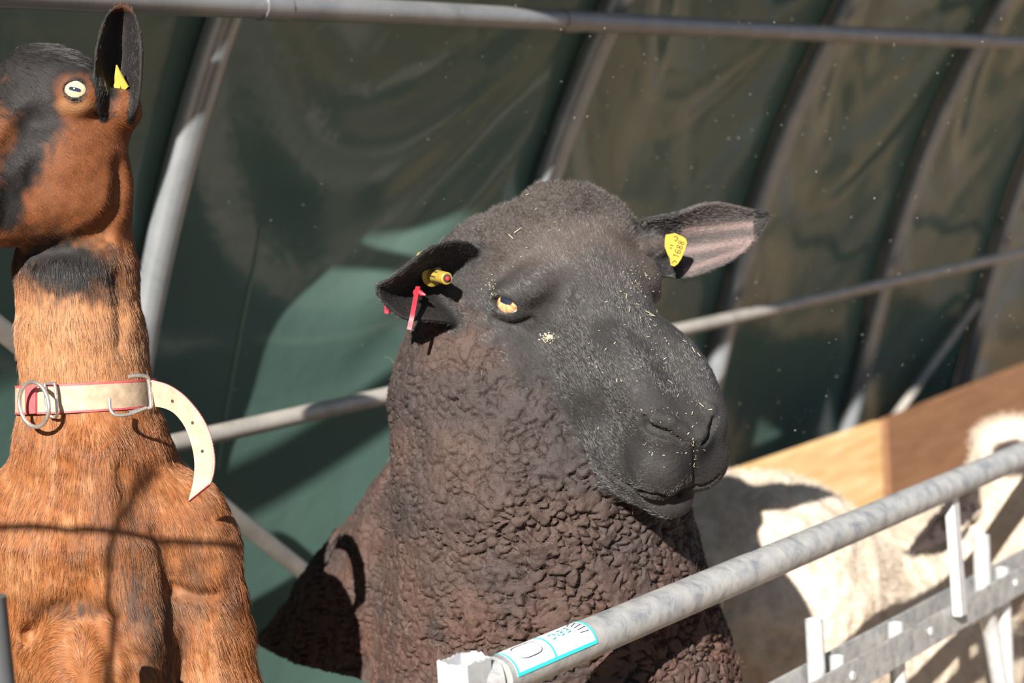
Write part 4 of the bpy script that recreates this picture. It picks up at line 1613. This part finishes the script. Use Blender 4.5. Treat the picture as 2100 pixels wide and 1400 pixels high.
# button with a ribbed barrel inside the left ear, its plate showing behind the ear
M['tagyellow2'] = simple('dusty_yellow_plastic', (0.28, 0.20, 0.03), 0.5, 0, 0.15, 90)
M['tagred'] = simple('red_plastic', (0.30, 0.022, 0.035), 0.35, 0, 0.08, 60)
b0, b1 = s_(886, 564, 36), s_(917, 571, -16)
ax = nrm(b1 - b0)
w1 = lambda p_: SH.world(np.asarray(p_)[None])[0]
fl_ = MB().tube([w1(b0 - ax * 2), w1(b0 + ax * 1.5), w1(b0 + ax * 3)], np.array([24, 24, 21]) * SH.k, 32)
bt_ = tag(fl_.obj('ear_tag', M['tagyellow2'], SROOT), 'yellow button tag with a red pin')
MB().tube([w1(b0), w1(b0 + ax * 14), w1(b1 - ax * 1.5), w1(b1)], np.array([14.5, 13.5, 13, 11.5]) * SH.k, 28).obj('barrel', M['tagyellow2'], bt_)
e1 = nrm(np.cross(ax, [0, 1, 0])); e2 = np.cross(ax, e1)
for k in range(8):
    a = 2 * math.pi * k / 8
    r_ = e1 * math.cos(a) + e2 * math.sin(a)
    MB().box(w1(b0 + ax * 26 + r_ * 13.4), [R @ np.array([v_[0], -v_[1], -v_[2]]) for v_ in (ax, r_, np.cross(ax, r_))], np.array([10, 0.7, 1.4]) * SH.k).obj('slot', M['hole'], bt_)
MB().tube([w1(b1 - ax), w1(b1 + ax * 0.7)], 9.0 * SH.k, 24).obj('pin_ring', M['hole'], bt_)
MB().tube([w1(b1), w1(b1 + ax * 4), w1(b1 + ax * 6)], np.array([5.5, 5, 2]) * SH.k, 20).obj('pin', M['tagred'], bt_)
plate(SH, [(847, 538, 18), (848, 532, 16), (857, 519, 10), (868, 513, 6), (870, 520, 8), (862, 532, 14)], 3.0, 'tag_plate', M['tagyellow'], bt_)
# red loop tag
rt = MB()
q = [s_(857, 589, 5), s_(852, 612, -30), s_(846, 644, -60), s_(839, 676, -66)]
q = spline(q, 8)
V_, F_ = [], []
for i, p_ in enumerate(q):
    t_ = nrm(q[min(i + 1, len(q) - 1)] - q[max(i - 1, 0)]); sdv = nrm(np.cross(t_, [0, 0, 1])); nn = np.cross(sdv, t_)
    for a_, b_ in ((-4.6, -2.4), (4.6, -2.4), (4.6, 2.4), (-4.6, 2.4)): V_.append(p_ + sdv * a_ + nn * b_)
for i in range(len(q) - 1):
    for k in range(4): F_.append((4 * i + k, 4 * i + (k + 1) % 4, 4 * i + 4 + (k + 1) % 4, 4 * i + 4 + k))
F_ += [(0, 1, 2, 3), (4 * len(q) - 4, 4 * len(q) - 1, 4 * len(q) - 2, 4 * len(q) - 3)]
rl = tag(mesh_obj('ear_tag', SH.world(np.array(V_)), F_, M['tagred'], SROOT, smooth=False), 'red strip tag hanging from the ear')
MB().tube([w1(s_(853, 600, 0)), w1(s_(862, 601, -10)), w1(s_(873, 605, -16))], np.array([8, 7, 1.5]) * SH.k, 18).obj('pin', M['tagred'], rl)
plate(SH, [(790, 625, -20), (794, 624, -22), (800, 641, -24), (796, 644, -22), (790, 641, -20)], 3.5, 'strip_end', M['tagred'], rl)
MB().tube([w1(s_(796, 633, -22)), w1(s_(806, 633, -34))], np.array([4, 5.5]) * SH.k, 14).obj('strip_pin', M['tagred'], rl)
# ------------------------------------------------------------------ the white sheep beyond the rail
WS = Space(2.70)
h = WS.pt
WHITE = Solid()
Wt = WHITE
Wt.u(ell(h(1560, 1235, -160), (255, 250, 290)), 1)
Wt.u(chain([(*h(1500, 1290, -150), 265), (*h(1760, 1345, 10), 235), (*h(1930, 1330, 220), 175)], 50), 80)
Wt.u(chain([(*h(1800, 1260, 40), 170), (*h(1955, 1180, 110), 140), (*h(2080, 1080, 20), 120)], 40), 60)
Wt.u(chain([(*h(1560, 1400, 0), 260), (*h(1380, 1460, 140), 250)], 50), 60)
for (x, y, d, y2) in ((1500, 1420, -60, 1990), (1610, 1420, 200, 1990), (1850, 1420, 10, 1990), (1905, 1420, 190, 1990)):
    Wt.u(chain([(*h(x, y, d), 80), (*h(x, y + 200, d), 46), (*h(x, y2 - 40, d), 34)], 20), 40)
# head hanging over to the right, seen half from above
Wt.u(ell(h(2085, 985, -10), (100, 112, 105)), 30)
Wt.u(cone(h(2100, 960, 20), h(2175, 1110, 90), 92, 56), 36)
Wt.u(ell(h(2070, 905, 10), (70, 52, 66)), 24)
wear = []
for (u_, m_, l_) in [((1990, 985, -60), (1998, 1012, -40), (2014, 1040, -60)), ((1955, 1020, -84), (1965, 1046, -66), (1985, 1074, -84)),
                     ((1920, 1056, -100), (1932, 1082, -80), (1950, 1098, -98)), ((1886, 1098, -104), (1894, 1112, -92), (1908, 1122, -102)), ((1866, 1128, -98), (1868, 1131, -96), (1872, 1133, -98))]:
    wear.append([h(*u_), h(*m_), h(*l_)])
U_ = [np.array(spline([r[k] for r in wear], 16)) for k in range(3)]
pts, tt = [], np.linspace(0, 1, 30)[:, None]
for i in range(len(U_[0])):
    a, b, c = U_[0][i][None], U_[1][i][None], U_[2][i][None]
    pts.append((1 - tt) ** 2 * a + 2 * tt * (1 - tt) * (2 * b - 0.5 * (a + c)) + tt * tt * c)
WEAR = np.concatenate(pts)
Wt.u(sheet(WEAR, np.full(len(WEAR), 5.0)), 10)
V, Q = polygonise(WHITE, (120, 40, -580), (1420, 1500, 900), 9.0)
V = settle(WHITE, V, 1)
Nn = vnormals(V, Q)
ear = sheet_d(WEAR, V) < 16
xi, yi = WS.px(V)
bare = sstep(1985, 2030, xi) * sstep(1190, 1120, yi)
wl = 1 - np.maximum(bare, ear)
V = V + Nn * (wl * (7 * vnoise(V / 60, 71) + 5 * vnoise(V / 24, 72) + 3 * vnoise(V / 11, 73)))[:, None]
xi, yi = WS.px(V)
n1 = vnoise(V / 50, 74); n2 = vnoise(V / 16, 75)
rgb = mixc((0.40, 0.33, 0.26), (0.49, 0.42, 0.345), sstep(-0.6, 0.6, 0.6 * n1 + 0.4 * n2))
dk = np.maximum(sstep(1.05, 0.8, np.hypot((xi - 2085) / 62, (yi - 940) / 44) + 0.12 * n2), ear * 1.0)
rgb = mixc(rgb, np.array([0.03, 0.022, 0.02]), np.clip(dk, 0, 1))
WROOT = thing('sheep', [*WS.world(h(1650, 1400, 100)[None])[0][:2], 0.0], 'cream white sheep with dark ears standing behind the rail at right', 'sheep')
M['white_skin'] = tint_mat('white_fleece', 'coat', 0.85, 0.15, 0.0, 130, 0.004)
wb = mesh_obj('body', WS.world(V), Q, M['white_skin'], WROOT)
put_attr(wb, 'coat', rgb)
# ------------------------------------------------------------------ fur and fuzz
def tangent(f, n): 
    t = f - (f * n).sum(1)[:, None] * n
    return t / np.maximum(np.linalg.norm(t, axis=1), 1e-4)[:, None]


def unit(v): return v / np.maximum(np.linalg.norm(v, axis=1), 1e-6)[:, None]


def strands_of(root, dirs, n, length, K, bend, curl, sink=1.0):
    """K-point strands from the roots; bend turns them along the flow, curl is random waviness"""
    N = len(root)
    out = np.zeros((N, K, 3), np.float32)
    p_ = root - n * sink
    d = dirs.copy()
    out[:, 0] = p_
    for k in range(1, K):
        d = unit(d + bend + curl[:, None] * RNG.normal(0, 1, (N, 3)) if curl is not None else d + bend)
        p_ = p_ + d * (length / (K - 1))[:, None]
        out[:, k] = p_
    return out


def facing(c, n, lim=-0.25): return (n[:, 2] < -lim)


def in_frame(space, p, m=60):
    x, y = space.px(p)
    return (x > -m) & (x < 2100 + m) & (y > -m) & (y < 1400 + m)


def pick(arr, tri, bc): return sum(arr[tri[:, k]] * (bc[k] if arr.ndim > 1 else bc[k][:, 0]) for k in range(3))


M['fur'] = tint_mat('animal_hair', 'tint', 0.34, 0.8)
M['goat_fur'] = tint_mat('goat_hair', 'tint', 0.38, 0.42)
M['fuzz'] = tint_mat('wool_fibre', 'tint', 0.9, 0.1)

# --- goat: sleek hair lying down the neck and chest, back over the cheek
def goat_flow(p):
    x, y = GO.px(p)
    f = np.tile(np.array([0.10, 1.0, 0.0]), (len(p), 1))
    hd = sstep(540, 440, y)[:, None]
    back = np.stack([0.75 + 0 * x, 0.65 + 0 * x, 0.25 + 0 * x], 1)      # from the nose towards the neck
    f = f * (1 - hd) + back * hd
    # swirl round the leg and shoulder
    sw = np.exp(-(((x - 168) / 110) ** 2 + ((y - 1330) / 110) ** 2))[:, None]
    rad = np.stack([x - 168, (y - 1420), 0 * x], 1); rad = unit(rad)
    f = f * (1 - 0.8 * sw) + 0.8 * sw * np.stack([rad[:, 0], rad[:, 1] + 0.4, 0 * x], 1)
    lat = np.clip((x - 240) / 200, -1, 1) * sstep(850, 1000, y)
    f[:, 0] += 0.28 * lat
    f[:, 0] += 0.16 * vnoise(p / 55, 81); f[:, 1] += 0.12 * vnoise(p / 55, 82); f[:, 2] += 0.1 * vnoise(p / 55, 83)
    e = sstep(30, 8, sheet_d(gearP, p))[:, None] * sstep(250, 235, y)[:, None]
    f = f * (1 - e) + e * np.array([0.05, -1.0, 0.1])
    return f


def wg(c, n):
    x, y = GO.px(c)
    e = np.linalg.norm(c - GEYE, axis=1)
    return in_frame(GO, c) * (n[:, 2] < 0.35) * (e > 27)


root, tri, bc = scatter(GV, GQ, GOAT_HAIRS, wg)
n = unit(pick(GN, tri, bc)); col = pick(GRGB, tri, bc)
fl = tangent(goat_flow(root), n)
x, y = GO.px(root)
em = pick(GEARM.astype(np.float32), tri, bc) > 0.5
L = np.where(y < 520, 15, 25) * RNG.uniform(0.6, 1.25, len(root))
L = np.where(np.linalg.norm(root - GEYE, axis=1) < 55, 6, L); L = np.where(em, 9 * RNG.uniform(0.6, 1.5, len(root)), L)
L = np.where((y < 125) & ~em & (x < 150), L * 1.3, L)
tuft = (x > 440) & (y > 1180) & (y < 1400)
L = np.where(tuft, L * 1.7, L)
clump = 0.10 * np.stack([vnoise(root / 9, 84 + k) for k in range(3)], 1)
d0 = unit(fl + n * np.where(tuft, 0.45, 0.26)[:, None] + RNG.normal(0, 0.10, n.shape) + clump)
st_ = strands_of(root, d0, n, L, 4, fl * 0.22 - n * 0.09, np.full(len(root), 0.03))
tv = np.exp(RNG.normal(-0.03, 0.36, len(root)))[:, None]
paleh = (RNG.random(len(root)) < 0.14)[:, None]
colh = np.where(paleh, np.clip(col * 1.6 + 0.03, 0, 0.7), col * tv)
hair_obj('coat', st_, np.array([0.10, 0.10, 0.075, 0.02]) * 1e-3, np.clip(colh, 0.003, 0.9), M['goat_fur'], GROOT, GO)

# --- black sheep: short dense hair on the face, running from the nose back
def sheep_flow(p):
    q = (p - P0) @ HA.T
    f = np.tile(-HF + 0.05 * HU, (len(p), 1)).astype(np.float64)
    f += np.sign(q[:, 1:2]) * sstep(20, 140, np.abs(q[:, 1]))[:, None] * (0.55 * HL - 0.35 * HU)
    low = sstep(-200, -330, q[:, 2])[:, None]
    f = f * (1 - low) + low * (-0.5 * HF - 0.7 * HU)
    f += 0.22 * np.stack([vnoise(p / 50, 91 + k) for k in range(3)], 1)
    mz = sstep(640, 760, q[:, 0] / 0.82)[:, None]
    f = f * (1 - mz) + mz * unit(f + 0.9 * np.sign(q[:, 1:2]) * HL - 0.8 * HU)
    for e_, sg in ((earR, -1), (earL, 1)):
        k_ = sstep(34, 8, sheet_d(e_, p))[:, None]
        f = f * (1 - k_) + k_ * (np.array([-0.9, 0.25, -0.1]) if sg < 0 else np.array([0.98, -0.1, 0.1]))
    return f


NOSEC = hp(806, 0, -72)
def wsh(c, n):
    e = np.linalg.norm(c - EYE, axis=1)
    return in_frame(SH, c) * (n[:, 2] < 0.4) * (e > 31) * np.where(np.linalg.norm(c - NOSEC, axis=1) < 34, 0.05, 1.0)


def wface(c, n):
    return wsh(c, n)


root, tri, bc = scatter(SV, SQ, FACE_HAIRS * 4, wface)
wm = pick(SWOOL, tri, bc); cm = pick(SCROWN, tri, bc)
keep = (wm < 0.55)
root, tri = root[keep][:FACE_HAIRS], tri[keep][:FACE_HAIRS]; bc = [b_[keep][:FACE_HAIRS] for b_ in bc]
wm = pick(SWOOL, tri, bc); cm = pick(SCROWN, tri, bc)
n = unit(pick(SN, tri, bc)); col = pick(SRGB, tri, bc)
fl = tangent(sheep_flow(root), n)
q = (root - P0) @ HA.T
L = 9.5 * RNG.uniform(0.6, 1.3, len(root))
L *= 1 - 0.35 * sstep(560, 760, q[:, 0] / 0.82)
chin = (q[:, 2] < -225) & (q[:, 0] / 0.82 > 620)
L = np.where(chin, L * 1.5, L); L = np.where(cm > 0.4, L * 1.1, L)
d0 = unit(fl * (1 - 0.45 * cm[:, None]) + n * (0.34 + 0.4 * cm[:, None]) + RNG.normal(0, 0.13, n.shape) + RNG.normal(0, 0.35, n.shape) * cm[:, None])
st_ = strands_of(root, d0, n, L, 3, fl * 0.15 * (1 - cm[:, None]), 0.05 + 0.5 * cm)
tv = np.exp(RNG.normal(0, 0.25, len(root)))[:, None]
dust = (RNG.random(len(root)) < 0.05)[:, None]
colh = np.where(dust, col * 2.2 + 0.015, col * tv * 1.15)
hair_obj('face_hair', st_, np.array([0.105, 0.09, 0.03]) * 1e-3, np.clip(colh, 0.003, 0.8), M['fur'], SROOT, SH)

# --- fleece fuzz: short crimped fibres standing off the locks
def wfl(c, n): return in_frame(SH, c) * (n[:, 2] < 0.45)


root, tri, bc = scatter(SV, SQ, int(FUZZ * 1.5), wfl)
wm = pick(SWOOL, tri, bc)
keep = wm > RNG.uniform(0.3, 0.7, len(root))
root, tri = root[keep], tri[keep]; bc = [b_[keep] for b_ in bc]
n = unit(pick(SN, tri, bc)); col = pick(SRGB, tri, bc)
L = 6.0 * RNG.uniform(0.4, 1.4, len(root))
d0 = unit(n + RNG.normal(0, 0.6, n.shape))
st_ = strands_of(root, d0, n, L, 4, np.zeros_like(n), np.full(len(root), 0.55))
tv = np.exp(RNG.normal(0, 0.25, len(root)))[:, None]
hair_obj('fleece', st_, np.array([0.10, 0.095, 0.08, 0.03]) * 1e-3, np.clip(col * tv * 1.1, 0.003, 0.8), M['fuzz'], SROOT, SH)
# a few long loose fibres
root, tri, bc = scatter(SV, SQ, 420, wfl)
keep = pick(SWOOL, tri, bc) > 0.8
root, tri = root[keep], tri[keep]; bc = [b_[keep] for b_ in bc]
n = unit(pick(SN, tri, bc))
st_ = strands_of(root, unit(n * 0.6 + RNG.normal(0, 0.7, n.shape)), n, RNG.uniform(20, 60, len(root)), 9, np.zeros_like(n), np.full(len(root), 0.38))
hair_obj('loose_fibres', st_, np.full(9, 0.06e-3), np.tile([0.30, 0.24, 0.20], (len(root), 1)), M['fuzz'], SROOT, SH)

# --- white sheep: soft halo
def ww(c, n): return in_frame(WS, c) * (n[:, 2] < 0.45)


WN = vnormals(V, Q)
root, tri, bc = scatter(V, Q, WHITE_HAIRS, ww)
n = unit(pick(WN, tri, bc)); col = pick(rgb, tri, bc); ed = pick(dk, tri, bc)
keep = ed < 0.5
root, n, col = root[keep], n[keep], col[keep]
st_ = strands_of(root, unit(n + RNG.normal(0, 0.5, n.shape)), n, 14 * RNG.uniform(0.5, 1.4, len(root)), 3, np.zeros_like(n), np.full(len(root), 0.4))
hair_obj('fleece', st_, np.array([0.25, 0.22, 0.08]) * 1e-3, np.clip(col * np.exp(RNG.normal(0, 0.15, len(root)))[:, None], 0, 0.9), M['fuzz'], WROOT, WS)
# ------------------------------------------------------------------ hay chaff on the black sheep face, specks in the air
rr_ = np.random.default_rng(5)
sp = []
for cx, cy, sx, sy, n_ in [(1315, 610, 40, 40, 46), (1300, 560, 14, 10, 10), (1345, 690, 34, 40, 24), (1390, 860, 34, 40, 26), (1422, 925, 8, 26, 16), (1225, 720, 50, 50, 14), (1150, 470, 80, 50, 12),
                           (1310, 820, 60, 60, 16), (1408, 710, 8, 14, 4), (1010, 590, 9, 12, 22), (1330, 915, 12, 14, 5), (1115, 445, 30, 20, 4)]:
    sp += [(cx + sx * a, cy + sy * b) for a, b in rr_.normal(0, 0.9, (n_, 2))]
sp = np.array(sp, np.float32)
BT = BVHTree.FromPolygons([tuple(map(float, q_)) for q_ in SH.world(SV)], [tuple(int(i_) for i_ in q_) for q_ in SQ])
mb = MB()
def chip(x, y, ln_, wd_, lift=0.0012, ang=None):
    d = ray(x, y)
    hit, nn, _, dist = BT.ray_cast(Vector(CAM), Vector(d))
    if hit is None: return
    hit = np.array(hit); nn = np.array(nn); nn = nn if nn.dot(-d) > 0 else -nn
    t0 = nrm(rr_.normal(0, 1, 3)); t0 = nrm(t0 - 0.85 * t0.dot(nn) * nn); u_ = nrm(np.cross(nn, t0)); v_ = np.cross(t0, u_)
    mb.box(hit + nn * lift, [t0, u_, v_], [ln_ / 2, wd_ / 2, wd_ * 0.3])
for (x, y) in sp:
    L_ = float(np.clip(rr_.lognormal(0.15, 0.65), 0.4, 6)) * 1e-3
    chip(x, y, L_, rr_.uniform(0.35, 0.7) * 1e-3)
for (x, y, L_) in [(1283, 610, 10), (1290, 637, 9), (1330, 645, 11), (1335, 650, 8), (1420, 720, 9), (1431, 730, 6), (1437, 832, 7), (1418, 850, 6), (1245, 718, 3.5), (1062, 475, 12), (1048, 486, 8), (1082, 402, 5), (1363, 738, 5)]:
    chip(x, y, L_ * 0.75e-3, 0.6e-3, 0.0022)
for k in range(70):
    a, b = rr_.normal(0, 1, 2)
    chip(1125 + 8 * a, 692 + 4 * b, rr_.uniform(0.7, 1.6) * 1e-3, 0.9e-3, 0.0012)
ch = mb.obj('hay_chaff', simple('dry_hay', (0.36, 0.31, 0.22), 0.8, 0, 0.3, 200), smooth=False)
tag(ch, 'pale hay chaff scattered over the face of the black sheep', 'hay', kind='stuff')
mb = MB()
for k in range(800):
    z = rr_.uniform(1.9, 2.5)
    x, y = rr_.uniform(0, 2100), rr_.uniform(0, 900)
    if rr_.random() < 0.55: x = rr_.uniform(900, 2100)
    c = P(x, y, z)
    r_ = float(np.clip(rr_.lognormal(-0.9, 0.5), 0.2, 1.1)) * 0.62e-3
    V_ = [c + np.array(o_) * r_ for o_ in ((1, 0, 0), (-1, 0, 0), (0, 1.6, 0), (0, -1.6, 0), (0, 0, 1), (0, 0, -1))]
    mb.add(V_, [(0, 2, 4), (2, 1, 4), (1, 3, 4), (3, 0, 4), (2, 0, 5), (1, 2, 5), (3, 1, 5), (0, 3, 5)])
ds = mb.obj('dust', simple('floating_dust', (0.75, 0.70, 0.62), 0.9), smooth=False)
tag(ds, 'pale specks of dust floating in the air before the tarpaulin', 'dust', kind='stuff')

# fence wires in the light: their thin shadows cross the goat's chest
GB = BVHTree.FromPolygons([tuple(map(float, q_)) for q_ in GO.world(GV)], [tuple(int(i_) for i_ in q_) for q_ in GQ])
def wire_shadow(pts, back, label, ext=(0, 0)):
    q = []
    for (x, y) in pts:
        hit = GB.ray_cast(Vector(CAM), Vector(ray(x, y)))[0]
        q.append(np.array(hit) - SUN_DIR * back)
    u_ = np.linspace(0, 1, len(q)); A_ = np.array(q)
    cf = [np.polyfit(u_, A_[:, k], 2) for k in range(3)]
    U_ = np.linspace(-ext[0], 1 + ext[1], 24)
    o = MB().tube([np.array([np.polyval(cf[k], t) for k in range(3)]) for t in U_], 0.0034, 10).obj('fence_wire', M['hoop'])
    tag(o, label, 'wire')


wire_shadow([(4, 1080), (60, 1078), (160, 1090), (250, 1096), (330, 1105), (400, 1111), (455, 1118)], 1.12, 'stretched wire above the picture that draws the level thin shadow across the goat chest', (0.3, 0.1))
wire_shadow([(300, 975), (280, 1000), (255, 1060), (235, 1140), (220, 1220), (218, 1300), (226, 1360), (234, 1395)], 1.2, 'hanging wire above the picture that draws the upright curved shadow on the goat chest', (0, 0.3))
